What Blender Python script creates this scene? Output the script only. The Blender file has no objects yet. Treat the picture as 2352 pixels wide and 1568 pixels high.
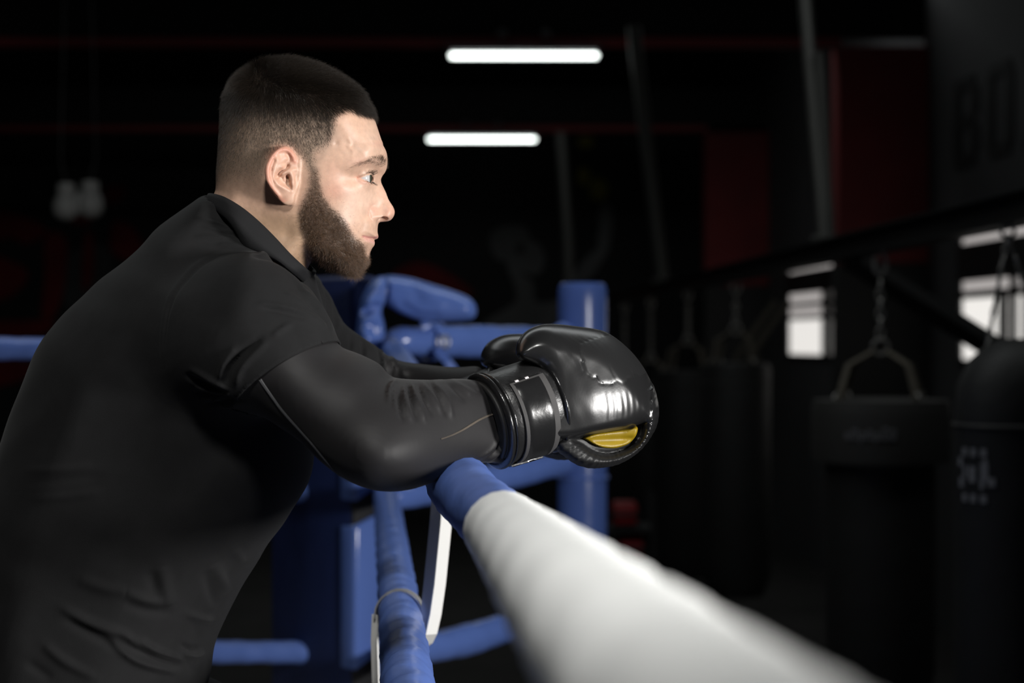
import bpy, math, random
import numpy as np
from mathutils import Vector

# ------------------------------------------------------------------ camera, world, lights, exposure
scn = bpy.context.scene
COL = scn.collection
CAMZ, FPX, CX, CY = 1.32, 3920.0, 1176.0, 784.0

cam_d = bpy.data.cameras.new('camera')
cam = bpy.data.objects.new('camera', cam_d)
COL.objects.link(cam)
cam.location = (0, 0, CAMZ)
cam.rotation_euler = (math.pi / 2, 0, 0)
cam_d.sensor_width = 36
cam_d.lens = 60
cam_d.clip_start = 0.05
cam_d.clip_end = 100
cam_d.dof.use_dof = True
cam_d.dof.focus_distance = 1.84
cam_d.dof.aperture_fstop = 4.0
scn.camera = cam

scn.view_settings.view_transform = 'Standard'
scn.view_settings.look = 'None'
scn.view_settings.gamma = 1
scn.view_settings.use_curve_mapping = False
scn.view_settings.exposure = 0.0
scn.cycles.use_denoising = True
scn.cycles.max_bounces = 6

wd = bpy.data.worlds.new('world')
scn.world = wd
wd.use_nodes = True
wd.node_tree.nodes['Background'].inputs[0].default_value = (0.75, 0.85, 1.0, 1)
wd.node_tree.nodes['Background'].inputs[1].default_value = 0.004


def aim(o, loc, tgt):
    o.location = loc
    o.rotation_euler = (Vector(tgt) - Vector(loc)).to_track_quat('-Z', 'Y').to_euler()


def lamp(name, kind, loc, tgt, power, color=(1, 1, 1), **kw):
    d = bpy.data.lights.new(name, kind)
    d.energy = power
    d.color = color
    for k, v in kw.items():
        setattr(d, k, v)
    o = bpy.data.objects.new(name, d)
    COL.objects.link(o)
    aim(o, loc, tgt)
    return o


# the photographer's snooted lamp in the aisle, and an added fill spot above the camera
lamp('key_lamp', 'SPOT', (2.08, 0.72, CAMZ + 0.03), (-0.25, 2.05, CAMZ - 0.08), 345, (1.0, 0.985, 0.96),
     shadow_soft_size=0.22, spot_size=math.radians(76), spot_blend=0.3)
lamp('fill_lamp', 'SPOT', (0.12, -0.15, CAMZ + 1.75), (-0.02, 1.32, CAMZ - 0.1), 175, (1.0, 0.99, 0.95),
     shadow_soft_size=0.17, spot_size=math.radians(50), spot_blend=0.55)
# added fill: unseen area lamps under the roof lift the dark background
for k, (yy, w) in enumerate(((4.5, 62), (13.0, 34))):
    lamp('hall_fill', 'AREA', (-1.0, yy, CAMZ + 3.1), (-1.0, yy, 0), w, (0.95, 1.0, 1.0), shape='RECTANGLE', size=8, size_y=1.0)

# ------------------------------------------------------------------ helpers


def P(px, py, d):
    """world x, z of a sight line at depth d"""
    return (px - CX) * d / FPX, CAMZ - (py - CY) * d / FPX


def P3(px, py, d):
    x, z = P(px, py, d)
    return (x, d, z)


def tag(o, label=None, cat=None, group=None, kind=None):
    if label: o['label'] = label
    if cat: o['category'] = cat
    if group: o['group'] = group
    if kind: o['kind'] = kind
    return o


def empty(name, loc=(0, 0, 0)):
    o = bpy.data.objects.new(name, None)
    o.location = loc
    o.empty_display_size = 0.05
    COL.objects.link(o)
    return o


def link(name, me, mat=None, parent=None, loc=None, smooth=True):
    o = bpy.data.objects.new(name, me)
    COL.objects.link(o)
    if mat is not None and len(me.materials) == 0:
        me.materials.append(mat)
    if smooth and hasattr(me, 'polygons'):
        me.polygons.foreach_set('use_smooth', np.ones(len(me.polygons), dtype=bool))
    if loc is not None:
        o.location = loc
    if parent is not None:
        o.parent = parent
        # meshes are built in world coordinates: cancel the parent's offset
        o.matrix_parent_inverse = parent_inv(parent)
    return o


def parent_inv(p):
    from mathutils import Matrix
    m = Matrix.Translation(p.location)
    q = p.parent
    if q is not None:
        m = Matrix.Translation(q.location)  # parents below the top level sit at their parent's frame
        m = Matrix.Identity(4) if p.location.length == 0 else m
    return m.inverted()


def mesh_np(name, v, f):
    """v (n,3) f list/array of faces"""
    me = bpy.data.meshes.new(name)
    v = np.asarray(v, dtype=np.float32)
    if isinstance(f, np.ndarray):
        n, k = f.shape
        me.vertices.add(len(v)); me.vertices.foreach_set('co', v.ravel())
        me.loops.add(n * k); me.loops.foreach_set('vertex_index', f.astype(np.int32).ravel())
        me.polygons.add(n)
        me.polygons.foreach_set('loop_start', (np.arange(n) * k).astype(np.int32))
        me.update(calc_edges=True)
        me.validate()
    else:
        me.from_pydata([tuple(map(float, p)) for p in v], [], f)
        me.update()
    return me


class MB:
    """collects boxes, tubes and loose faces into one mesh"""

    def __init__(s):
        s.v, s.f = [], []

    def add(s, v, f):
        b = len(s.v)
        s.v += [tuple(p) for p in v]
        s.f += [tuple(i + b for i in q) for q in f]
        return s

    def box(s, lo, hi, bevel=0.0, frame=None):
        x0, y0, z0 = lo; x1, y1, z1 = hi
        if bevel <= 0:
            v = [(x, y, z) for z in (z0, z1) for y in (y0, y1) for x in (x0, x1)]
            f = [(0, 2, 3, 1), (4, 5, 7, 6), (0, 1, 5, 4), (2, 6, 7, 3), (0, 4, 6, 2), (1, 3, 7, 5)]
        else:
            import bmesh
            bm = bmesh.new()
            bmesh.ops.create_cube(bm, size=1)
            for q in bm.verts:
                q.co = ((x0 + x1) / 2 + q.co.x * (x1 - x0), (y0 + y1) / 2 + q.co.y * (y1 - y0), (z0 + z1) / 2 + q.co.z * (z1 - z0))
            bmesh.ops.bevel(bm, geom=list(bm.edges), offset=bevel, segments=3, profile=0.5, affect='EDGES')
            bm.verts.index_update()
            v = [tuple(q.co) for q in bm.verts]
            f = [tuple(q.index for q in g.verts) for g in bm.faces]
            bm.free()
        if frame:
            v = [frame(p) for p in v]
        return s.add(v, f)

    def tube(s, pts, r, n=16, cap=True, flat=1.0, up=(0, 0, 1), ends=0):
        """sweep along pts; r scalar or per point; ends = number of rings of a rounded end"""
        pts = [Vector(p) for p in pts]
        rr = list(r) if hasattr(r, '__len__') else [r] * len(pts)
        if ends:
            def rounded(p, q, rad):
                d = (p - q).normalized()
                return [(p + d * rad * math.sin(a), rad * math.cos(a)) for a in [math.pi / 2 * k / ends for k in range(1, ends)] + [1.5]]
            a = rounded(pts[0], pts[1], rr[0]); b = rounded(pts[-1], pts[-2], rr[-1])
            pts = [x[0] for x in reversed(a)] + pts + [x[0] for x in b]
            rr = [x[1] for x in reversed(a)] + rr + [x[1] for x in b]
        m = len(pts)
        v, f = [], []
        side = None
        for i in range(m):
            t = (pts[min(i + 1, m - 1)] - pts[max(i - 1, 0)]).normalized()
            if side is None:
                u = Vector(up)
                if abs(u.dot(t)) > .95: u = Vector((1, 0, 0))
                side = t.cross(u).normalized()
            else:
                side = (side - t * side.dot(t)).normalized()
            w = side.cross(t).normalized()
            for k in range(n):
                a = 2 * math.pi * k / n
                v.append(pts[i] + side * (math.cos(a) * rr[i]) + w * (math.sin(a) * rr[i] * flat))
        for i in range(m - 1):
            for k in range(n):
                f.append((i * n + k, i * n + (k + 1) % n, (i + 1) * n + (k + 1) % n, (i + 1) * n + k))
        if cap:
            f.append(tuple(reversed(range(n))))
            f.append(tuple((m - 1) * n + k for k in range(n)))
        return s.add(v, f)

    def torus(s, c, ax, R, r, n=24, m=8, sx=1.0, long=None):
        """ring about axis ax; sx stretches along 'long'"""
        c = Vector(c); ax = Vector(ax).normalized()
        u = Vector(long) if long else (Vector((0, 0, 1)) if abs(ax.z) < .9 else Vector((1, 0, 0)))
        u = (u - ax * u.dot(ax)).normalized(); w = ax.cross(u)
        pts = [c + u * (math.cos(2 * math.pi * k / n) * R * sx) + w * (math.sin(2 * math.pi * k / n) * R) for k in range(n)]
        v, f = [], []
        for k in range(n):
            t = (pts[(k + 1) % n] - pts[k - 1]).normalized()
            o = t.cross(ax).normalized()
            for j in range(m):
                a = 2 * math.pi * j / m
                v.append(pts[k] + o * (math.cos(a) * r) + ax * (math.sin(a) * r))
        for k in range(n):
            for j in range(m):
                f.append((k * m + j, k * m + (j + 1) % m, ((k + 1) % n) * m + (j + 1) % m, ((k + 1) % n) * m + j))
        return s.add(v, f)

    def lathe(s, c, prof, n=32, cap=True):
        """prof list of (r, z) turned about the vertical through c"""
        v, f = [], []
        for r, z in prof:
            for k in range(n):
                a = 2 * math.pi * k / n
                v.append((c[0] + r * math.cos(a), c[1] + r * math.sin(a), c[2] + z))
        for i in range(len(prof) - 1):
            for k in range(n):
                f.append((i * n + k, i * n + (k + 1) % n, (i + 1) * n + (k + 1) % n, (i + 1) * n + k))
        if cap:
            f.append(tuple(reversed(range(n))))
            f.append(tuple((len(prof) - 1) * n + k for k in range(n)))
        return s.add(v, f)

    def prism(s, poly, y0, y1):
        """poly of (x,z) extruded along y"""
        n = len(poly)
        v = [(x, y0, z) for x, z in poly] + [(x, y1, z) for x, z in poly]
        f = [tuple(range(n)), tuple(reversed(range(n, 2 * n)))] + [(i, i + n, (i + 1) % n + n, (i + 1) % n) for i in range(n)]
        return s.add(v, f)

    def build(s, name, mat=None, parent=None, smooth=True, sharp=None):
        me = bpy.data.meshes.new(name)
        me.from_pydata([tuple(p) for p in s.v], [], s.f)
        me.update()
        import bmesh
        bm = bmesh.new(); bm.from_mesh(me)
        bmesh.ops.recalc_face_normals(bm, faces=bm.faces)
        bm.to_mesh(me); bm.free()
        o = link(name, me, mat, parent, smooth=smooth)
        if smooth:
            try:
                me.set_sharp_from_angle(angle=math.radians(sharp or 40))
            except Exception:
                pass
        return o


def copy_tree(o, loc=None, parent=None):
    c = o.copy(); COL.objects.link(c)
    if parent is not None:
        c.parent = parent
        c.matrix_parent_inverse = o.matrix_parent_inverse.copy()
    if loc is not None:
        c.location = loc
    for ch in list(o.children):
        copy_tree(ch, None, c)
    return c


# ------------------------------------------------------------------ materials


def mat(name, base, rough=.5, metal=0.0, spec=.5, bump=None, vary=None, emit=None, sss=0, coat=0, sheen=0, coords='Object'):
    """bump = (scale, strength, detail) or list of them; vary = (scale, amount)"""
    m = bpy.data.materials.new(name)
    m.use_nodes = True
    nt = m.node_tree
    b = nt.nodes['Principled BSDF']
    b.inputs['Base Color'].default_value = (*base, 1)
    b.inputs['Roughness'].default_value = rough
    b.inputs['Metallic'].default_value = metal
    b.inputs['Specular IOR Level'].default_value = spec
    if coat:
        b.inputs['Coat Weight'].default_value = coat
        b.inputs['Coat Roughness'].default_value = .12
    if sheen:
        b.inputs['Sheen Weight'].default_value = sheen
        b.inputs['Sheen Roughness'].default_value = .4
    if sss:
        b.inputs['Subsurface Weight'].default_value = sss
        b.inputs['Subsurface Radius'].default_value = (.9, .35, .2)
        b.inputs['Subsurface Scale'].default_value = .004
    if emit:
        b.inputs['Emission Color'].default_value = (*emit[0], 1)
        b.inputs['Emission Strength'].default_value = emit[1]
    tc = nt.nodes.new('ShaderNodeTexCoord')
    if vary:
        n = nt.nodes.new('ShaderNodeTexNoise')
        n.inputs['Scale'].default_value = vary[0]; n.inputs['Detail'].default_value = 4
        nt.links.new(tc.outputs[coords], n.inputs['Vector'])
        mr = nt.nodes.new('ShaderNodeMapRange')
        mr.inputs['From Min'].default_value = .3; mr.inputs['From Max'].default_value = .7
        mr.inputs['To Min'].default_value = 1 - vary[1]; mr.inputs['To Max'].default_value = 1 + vary[1]
        nt.links.new(n.outputs['Fac'], mr.inputs['Value'])
        mx = nt.nodes.new('ShaderNodeVectorMath'); mx.operation = 'SCALE'
        mx.inputs[0].default_value = base
        nt.links.new(mr.outputs['Result'], mx.inputs['Scale'])
        nt.links.new(mx.outputs['Vector'], b.inputs['Base Color'])
    if bump:
        prev = None
        for i, (sc, st, de) in enumerate(bump if isinstance(bump, list) else [bump]):
            n = nt.nodes.new('ShaderNodeTexNoise')
            n.inputs['Scale'].default_value = sc; n.inputs['Detail'].default_value = de
            nt.links.new(tc.outputs[coords], n.inputs['Vector'])
            bp = nt.nodes.new('ShaderNodeBump')
            bp.inputs['Strength'].default_value = st; bp.inputs['Distance'].default_value = .3 / sc
            nt.links.new(n.outputs['Fac'], bp.inputs['Height'])
            if prev: nt.links.new(prev.outputs['Normal'], bp.inputs['Normal'])
            prev = bp
        nt.links.new(prev.outputs['Normal'], b.inputs['Normal'])
    return m


# ------------------------------------------------------------------ implicit sculpting (numpy)


def spline(pts, k=6, closed=True):
    """Catmull-Rom resampling, any number of columns"""
    p = np.asarray(pts, float)
    n = len(p)
    out = []
    for i in range(n if closed else n - 1):
        a, b, c, d = [p[(i + j) % n] if closed else p[min(max(i + j, 0), n - 1)] for j in (-1, 0, 1, 2)]
        for t in np.arange(k) / k:
            out.append(.5 * (2 * b + (c - a) * t + (2 * a - 5 * b + 4 * c - d) * t * t + (3 * b - a - 3 * c + d) * t ** 3))
    if not closed:
        out.append(p[-1])
    return np.array(out)


def poly_sdf(X, Z, poly):
    """distance inside a closed polygon, positive inside"""
    shp = X.shape
    X = X.ravel(); Z = Z.ravel()
    d2 = np.full(X.shape, 1e9)
    inside = np.zeros(X.shape, bool)
    n = len(poly)
    for i in range(n):
        ax, az = poly[i]; bx, bz = poly[(i + 1) % n]
        ex, ez = bx - ax, bz - az
        t = np.clip(((X - ax) * ex + (Z - az) * ez) / (ex * ex + ez * ez + 1e-12), 0, 1)
        d2 = np.minimum(d2, (X - ax - t * ex) ** 2 + (Z - az - t * ez) ** 2)
        if az != bz:
            c = ((az > Z) != (bz > Z)) & (X < ex * (Z - az) / ez + ax)
            inside ^= c
    d = np.sqrt(d2)
    return np.where(inside, d, -d).reshape(shp)


def line_dist(X, Z, pts):
    """distance to an open polyline and the running parameter 0..1 of the nearest point"""
    shp = X.shape
    X = X.ravel(); Z = Z.ravel()
    best = np.full(X.shape, 1e9); tt = np.zeros(X.shape)
    n = len(pts) - 1
    for i in range(n):
        ax, az = pts[i][:2]; bx, bz = pts[i + 1][:2]
        ex, ez = bx - ax, bz - az
        t = np.clip(((X - ax) * ex + (Z - az) * ez) / (ex * ex + ez * ez + 1e-12), 0, 1)
        d2 = (X - ax - t * ex) ** 2 + (Z - az - t * ez) ** 2
        m = d2 < best
        best = np.where(m, d2, best); tt = np.where(m, (i + t) / n, tt)
    return np.sqrt(best).reshape(shp), tt.reshape(shp)


def rbf(ctrl, vals, X, Z, c=0.004, smooth=0.0):
    """linear radial-basis interpolation through scattered points"""
    p = np.asarray(ctrl, float); v = np.asarray(vals, float)
    n = len(p)
    D = np.sqrt(((p[:, None, :] - p[None]) ** 2).sum(-1) + c * c)
    A = np.zeros((n + 1, n + 1)); A[:n, :n] = -D + np.eye(n) * smooth; A[:n, n] = 1; A[n, :n] = 1
    w = np.linalg.solve(A, np.concatenate([v, [0]]))
    out = np.full(X.shape, w[n])
    for i in range(n):
        out -= w[i] * np.sqrt((X - p[i, 0]) ** 2 + (Z - p[i, 1]) ** 2 + c * c)
    return out


def smin(a, b, k):
    h = np.clip(.5 + .5 * (b - a) / k, 0, 1)
    return b + (a - b) * h - k * h * (1 - h)


def smax(a, b, k):
    return -smin(-a, -b, k)


def surface_nets(F, org, h):
    """F (nx,ny,nz) negative inside -> verts, quads"""
    F = F.astype(np.float32)
    neg = F < 0
    s = neg.astype(np.int8)
    cnt = (s[:-1, :-1, :-1] + s[1:, :-1, :-1] + s[:-1, 1:, :-1] + s[:-1, :-1, 1:] + s[1:, 1:, :-1] + s[1:, :-1, 1:] + s[:-1, 1:, 1:] + s[1:, 1:, 1:])
    act = (cnt > 0) & (cnt < 8)
    I = np.argwhere(act)
    idx = np.full(act.shape, -1, np.int32)
    idx[act] = np.arange(len(I))
    off = np.array([(0, 0, 0), (1, 0, 0), (0, 1, 0), (1, 1, 0), (0, 0, 1), (1, 0, 1), (0, 1, 1), (1, 1, 1)])
    C = np.stack([F[I[:, 0] + o[0], I[:, 1] + o[1], I[:, 2] + o[2]] for o in off], 1)
    acc = np.zeros((len(I), 3)); num = np.zeros(len(I))
    for a in range(8):
        for ax, b in ((0, a | 1), (1, a | 2), (2, a | 4)):
            if b == a: continue
            fa, fb = C[:, a], C[:, b]
            m = (fa < 0) != (fb < 0)
            t = np.where(m, fa / np.where(m, fa - fb, 1), 0)
            p = off[a][None, :] + 0.0 * acc
            p[:, ax] += t
            acc += np.where(m[:, None], p, 0); num += m
    V = (I + acc / num[:, None]) * h + np.asarray(org)
    quads = []
    for ax in range(3):
        o1, o2 = [(1, 2), (2, 0), (0, 1)][ax]
        sl = [slice(None)] * 3; sh = [slice(None)] * 3
        sl[ax] = slice(0, -1); sh[ax] = slice(1, None)
        for q in (sl, sh):
            q[o1] = slice(1, -1); q[o2] = slice(1, -1)
        A = neg[tuple(sl)]; B = neg[tuple(sh)]
        E = np.argwhere(A != B)
        if not len(E): continue
        flip = A[E[:, 0], E[:, 1], E[:, 2]]
        base = E.copy(); base[:, o1] += 1; base[:, o2] += 1

        def g(d1, d2):
            q = base.copy(); q[:, o1] += d1; q[:, o2] += d2
            return idx[q[:, 0], q[:, 1], q[:, 2]]
        Q = np.stack([g(-1, -1), g(0, -1), g(0, 0), g(-1, 0)], 1)
        Q[~flip] = Q[~flip][:, ::-1]
        quads.append(Q)
    Q = np.concatenate(quads)
    Q = Q[(Q >= 0).all(1)]
    return V, Q


def neighbours(Q):
    e = np.concatenate([Q[:, [0, 1]], Q[:, [1, 2]], Q[:, [2, 3]], Q[:, [3, 0]]])
    return np.concatenate([e, e[:, ::-1]])


def relax(V, Q, it=2, lam=.5, E=None):
    E = neighbours(Q) if E is None else E
    n = len(V)
    deg = np.bincount(E[:, 0], minlength=n).astype(float)
    deg[deg == 0] = 1
    for _ in range(it):
        for l in (lam, -lam * .9):
            A = np.stack([np.bincount(E[:, 0], V[E[:, 1], k], n) for k in range(3)], 1) / deg[:, None]
            V = V + l * (A - V)
    return V


def vnormals(V, Q):
    a = V[Q[:, 2]] - V[Q[:, 0]]; b = V[Q[:, 3]] - V[Q[:, 1]]
    fn = np.cross(a, b)
    N = np.zeros_like(V)
    for k in range(4):
        for j in range(3):
            N[:, j] += np.bincount(Q[:, k], fn[:, j], len(V))
    return N / (np.linalg.norm(N, axis=1)[:, None] + 1e-12)


def keep_faces(V, Q, mask):
    Q = Q[mask]
    used = np.unique(Q)
    remap = np.full(len(V), -1); remap[used] = np.arange(len(used))
    return V[used], remap[Q], used


def subdiv(V, Q):
    """one round of quad subdivision, edges shared"""
    n = len(V)
    e = np.sort(np.stack([Q, np.roll(Q, -1, 1)], 2).reshape(-1, 2), axis=1)
    ue, inv = np.unique(e, axis=0, return_inverse=True)
    inv = inv.reshape(-1, 4)
    M = (V[ue[:, 0]] + V[ue[:, 1]]) / 2
    C = V[Q].mean(1)
    eid = n + inv
    cid = n + len(ue) + np.arange(len(Q))
    out = np.concatenate([np.stack([Q[:, k], eid[:, k], cid, eid[:, k - 1]], 1) for k in range(4)])
    return np.concatenate([V, M, C]), out


def sstep(a, b, x):
    t = np.clip((x - a) / (b - a), 0, 1)
    return t * t * (3 - 2 * t)


def grid(lo, hi, h):
    ax = [np.arange(lo[i], hi[i] + h, h) for i in range(3)]
    return ax


def vcol(me, name, arr):
    a = me.attributes.new(name, 'FLOAT_COLOR', 'POINT')
    arr = np.asarray(arr, np.float32)
    if arr.shape[1] == 3:
        arr = np.concatenate([arr, np.ones((len(arr), 1), np.float32)], 1)
    a.data.foreach_set('color', arr.ravel())


def seen_px(V, y0):
    """pixel column/row at which a point (or its mirror image nearer the camera) is seen"""
    d = y0 - np.abs(V[:, 1] - y0)
    return CX + V[:, 0] * FPX / d, CY - (V[:, 2] - CAMZ) * FPX / d
# ------------------------------------------------------------------ the man: head
YH = 1.90
MM = .001


def head_field():
    h = .0011
    prof = [(497, 440), (499, 400), (504, 350), (509, 300), (515, 260), (524, 220), (540, 190), (565, 168), (600, 152), (640, 147), (680, 149), (725, 160),
            (765, 178), (800, 201), (830, 227), (850, 252), (861, 276), (869, 300), (875, 318), (879, 328), (879.5, 333), (883, 339), (887, 348), (889.3, 361), (888.7, 380), (884.5, 394),
            (878, 404), (875, 412), (876, 420), (880.6, 430), (886, 441), (891, 454.5), (896, 464), (902, 473), (905.6, 481), (906.6, 488), (904.5, 496), (899, 503.5), (892, 507.5), (880, 509),
            (872, 510), (868.4, 514), (867.2, 522), (867, 532), (868.2, 538), (869, 543), (867.5, 547.5), (862, 549.5), (859.2, 551), (860.3, 554), (860.8, 558), (859, 564), (855, 569), (851, 577), (848, 590), (843, 605), (833, 618),
            (815, 624), (785, 614), (750, 600), (724, 592), (708, 608), (694, 650), (664, 700), (600, 750), (545, 690), (505, 570), (486, 470)]
    poly = np.array([P(a, b, YH) for a, b in spline(prof, 4)])
    X1, Y1, Z1 = grid((-.37, YH - .112, CAMZ - .02), (-.122, YH + .112, CAMZ + .318), h)
    X, Z = np.meshgrid(X1, Z1, indexing='ij')
    D = poly_sdf(X, Z, poly)
    u = YH / FPX   # metres per pixel at the middle of the head
    de = [(680, 150, 115), (600, 155, 115), (505, 300, 120), (515, 220, 115), (495, 430, 85), (505, 560, 80), (800, 205, 95), (855, 265, 80), (872, 310, 74), (886, 350, 58), (888, 380, 40),
          (878, 404, 17), (876, 415, 13), (885, 441, 12), (897, 466, 15), (905, 486, 20), (895, 506, 13), (880, 509, 10), (869, 515, 18), (867, 530, 26), (866, 545, 30), (860, 558, 28), (852, 575, 32), (847, 592, 44), (835, 617, 46),
          (790, 615, 40), (745, 598, 34), (715, 595, 36), (705, 640, 60), (690, 720, 70)]
    DE = rbf([P(a, b, YH) for a, b, _ in de], [c for *_, c in de], X, Z, c=.002) * u
    DE = np.clip(DE, 8 * u, 125 * u)
    E = np.sqrt(np.clip(1 - np.clip(1 - D / DE, 0, 1) ** 2, 1e-6, 1))
    # half widths (mm) along the outline
    B = [(500, 300, 74), (510, 230, 72), (540, 190, 72), (600, 158, 73), (680, 152, 71), (760, 180, 66), (830, 232, 62), (862, 280, 59), (876, 325, 57), (888, 355, 50), (889, 375, 42), (884, 395, 26), (877, 405, 10.5), (496, 430, 60), (508, 560, 50),
         (876, 415, 8), (885, 440, 7.5), (894, 460, 8), (904, 480, 11.5), (903, 497, 11.5), (890, 507, 14), (872, 510, 19), (867, 530, 22), (867, 545, 20), (860, 558, 18), (851, 577, 19), (846, 595, 22), (835, 618, 25), (790, 614, 36), (740, 598, 48), (700, 640, 43), (664, 700, 44)]
    W = [  # finished half widths (mm) seen at these places
        (877, 497, 13), (866, 492, 17.2), (858, 492, 18.4), (853, 493, 18.6), (862, 481, 16.2), (868, 475, 13.5), (880, 478, 11.5), (862, 502, 17.2), (872, 498, 15.5),
        (846, 494, 26), (847, 504, 25), (848, 482, 25.5), (853, 470, 21.5),
        (880, 445, 8), (874, 448, 11), (866, 455, 15.5), (858, 460, 20), (882, 464, 9.3), (874, 464, 11.8), (870, 440, 12), (864, 442, 16),
        (868, 412, 12), (862, 416, 17), (870, 426, 11), (863, 428, 16),
        (848, 462, 28), (838, 475, 34), (824, 470, 42), (805, 465, 50), (780, 470, 56), (750, 470, 60.5), (720, 460, 64.5),
        (838, 508, 31), (816, 515, 41), (790, 520, 50.5), (760, 520, 56), (730, 510, 60.5), (700, 500, 63),
        (856, 520, 19.5), (846, 526, 25.5), (857, 536, 18.5), (846, 539, 23.5), (834, 545, 27.5), (820, 540, 36),
        (850, 560, 16.5), (840, 566, 23.5), (825, 576, 32), (800, 580, 42), (770, 580, 51.5), (735, 570, 55.5), (708, 550, 58.5), (692, 525, 61),
        (834, 598, 23), (815, 603, 31), (790, 603, 37),
        (862, 402, 20), (855, 400, 30), (846, 405, 36), (836, 408, 40), (824, 408, 44), (812, 408, 49), (798, 405, 55), (780, 405, 61), (750, 405, 66.5), (715, 410, 69.5),
        (880, 366, 22), (872, 372, 34), (858, 371, 44), (840, 374, 51.5), (820, 381, 57), (800, 386, 60.5),
        (858, 330, 45), (838, 330, 52.5), (812, 330, 59), (790, 345, 63.5), (780, 365, 65), (760, 350, 67), (730, 330, 72),
        (856, 423, 25), (845, 428, 35), (830, 432, 43), (812, 432, 51), (790, 430, 58.5),
        (848, 388, 38), (838, 391, 44), (824, 394, 50),
        (800, 262, 61), (760, 250, 68), (700, 240, 75.5), (640, 250, 78), (580, 270, 74), (680, 320, 77.5), (620, 330, 78.5), (570, 370, 72), (655, 385, 67.5), (655, 425, 65), (676, 400, 69), (610, 420, 68.5), (570, 430, 62),
        (650, 490, 62), (600, 490, 57), (550, 490, 54), (660, 540, 57), (610, 560, 57), (680, 590, 51), (640, 640, 55), (570, 580, 57), (580, 640, 56), (620, 700, 52)]
    ctrl, val = [], []
    for a, b, w in B:
        ctrl.append(P(a, b, YH)); val.append(w)
    for a, b, w in W:
        x, z = P(a, b, YH - w * MM)
        i = int(np.clip(round((x - X1[0]) / h), 0, len(X1) - 1)); k = int(np.clip(round((z - Z1[0]) / h), 0, len(Z1) - 1))
        ctrl.append((x, z)); val.append(w / max(E[i, k], .35))
    BB = rbf(ctrl, val, X, Z, c=.0035, smooth=.0007) * MM
    BB = np.clip(BB, .005, .082)

    def q(pts, w):      # polyline of pixels on the near surface -> x,z
        return [P(a, b, YH - w * MM) for a, b in pts]

    def groove(pts, w, wid, amp, taper=True):
        d, t = line_dist(X, Z, q(pts, w))
        g = amp * np.exp(-(d / (wid * u)) ** 2)
        if taper:
            g *= np.sin(np.pi * np.clip(t * .9 + .08, 0, 1)) ** .6
        return g * MM
    # fine relief: mouth line, alar groove, brow furrows, temple vein, nasolabial fold
    R = np.zeros_like(X)
    R -= groove(spline([(832, 543), (844, 545), (853, 546.3), (861, 550)], 4, False), 24, 1.6, 3.0, False)
    R += groove([(838, 551), (850, 553), (858, 555)], 24, 5, 1.2)
    R += groove([(846, 541), (858, 541), (866, 543)], 24, 3.2, .7)
    R -= groove(spline([(857, 470), (851, 478), (848, 490), (851, 502), (857, 507)], 4, False), 21, 3.0, 2.2)
    R += groove(spline([(858, 482), (855, 492), (860, 499)], 3, False), 18, 6, 1.3)
    R -= groove([(871, 503.5), (879, 502.5), (887, 500.5)], 12, 2.4, 3.2)
    R -= groove([(860, 326), (850, 325), (868, 329), (879, 335)], 48, 2.2, .8)
    R -= groove([(842, 316), (858, 313), (872, 319)], 50, 3, .5)
    R -= groove([(845, 300), (858, 298), (868, 302)], 50, 3, .4)
    R += groove([(800, 318), (806, 330), (800, 336), (812, 348), (808, 356)], 60, 3.5, .9)
    R -= groove([(774, 325), (770, 336)], 66, 5, 1.2)
    R += groove([(828, 376), (842, 368), (860, 364), (876, 368)], 44, 8, 1.1)
    R -= groove([(850, 472), (842, 495), (836, 520), (830, 535)], 32, 6, .6)
    R += groove([(826, 425), (838, 433), (850, 436)], 38, 6, .8)
    R -= groove([(688, 470), (692, 520), (712, 570), (740, 596)], 58, 12, 1.2)
    BB = np.clip(BB + R / np.maximum(E, .5), .004, .083)
    # solid
    Yb = Y1[None, :, None] - YH
    e1 = np.clip(1 - D / DE, 0, None)
    F = (np.sqrt(e1[:, None, :] ** 2 + (Yb / BB[:, None, :]) ** 2) - 1) * np.minimum(np.minimum(BB, DE)[:, None, :], .02)
    F = F.astype(np.float32)
    # eyeballs under the lids, with the opening between the lids cut out
    XX = X1[:, None, None]; YY = Y1[None, :, None]; ZZ = Z1[None, None, :]
    ew = 31.5 * MM
    ex, ez = P(829.5, 408.5, YH - ew)
    for sgn in (-1, 1):
        dist = np.sqrt((XX - ex) ** 2 + (YY - YH - sgn * ew) ** 2 + (ZZ - ez) ** 2)
        F = smin(F, dist - .0128, .004)
        op = poly_sdf(X, Z, np.array(q([(819, 408.5), (826, 405.5), (835, 403), (845, 399.5), (853, 396.5), (860, 396), (864, 402), (864, 414), (860, 421), (852, 421), (844, 418), (836, 415.5), (827, 411.5)], 42)))
        cut = np.maximum(-op[:, None, :], np.maximum(np.maximum(np.maximum(.0195 - sgn * (YY - YH), .0119 - dist), dist - .0165), np.abs(ZZ - ez) - .95 * (sgn * (YY - YH) - .0185)))
        F = smax(F, -cut, .0012)
    # nostrils
    nx, nz = P(879, 503.5, YH - .009)
    for sgn in (-1, 1):
        d = np.sqrt(((XX - nx) / .0058) ** 2 + ((YY - YH - sgn * .0085) / .0042) ** 2 + ((ZZ - nz) / .0042) ** 2)
        F = smax(F, -(d - 1) * .004, .0015)
    # ears
    uw = (YH - .080) / FPX

    def ez_(pts):
        return [P(a, b, YH - .080) for a, b in pts]
    out = spline([(687, 366), (676, 354), (668, 344), (657, 337), (644, 339.5), (629, 351.5), (617, 370), (611, 389), (612.5, 413), (619, 431), (629, 446), (640, 459), (650, 467.5), (660, 469.5), (669, 465), (673, 454), (674, 441), (676, 428), (677, 415), (676, 402), (684, 388)], 4)
    oz = np.array([P(a, b, YH - .080) for a, b in out])
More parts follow.
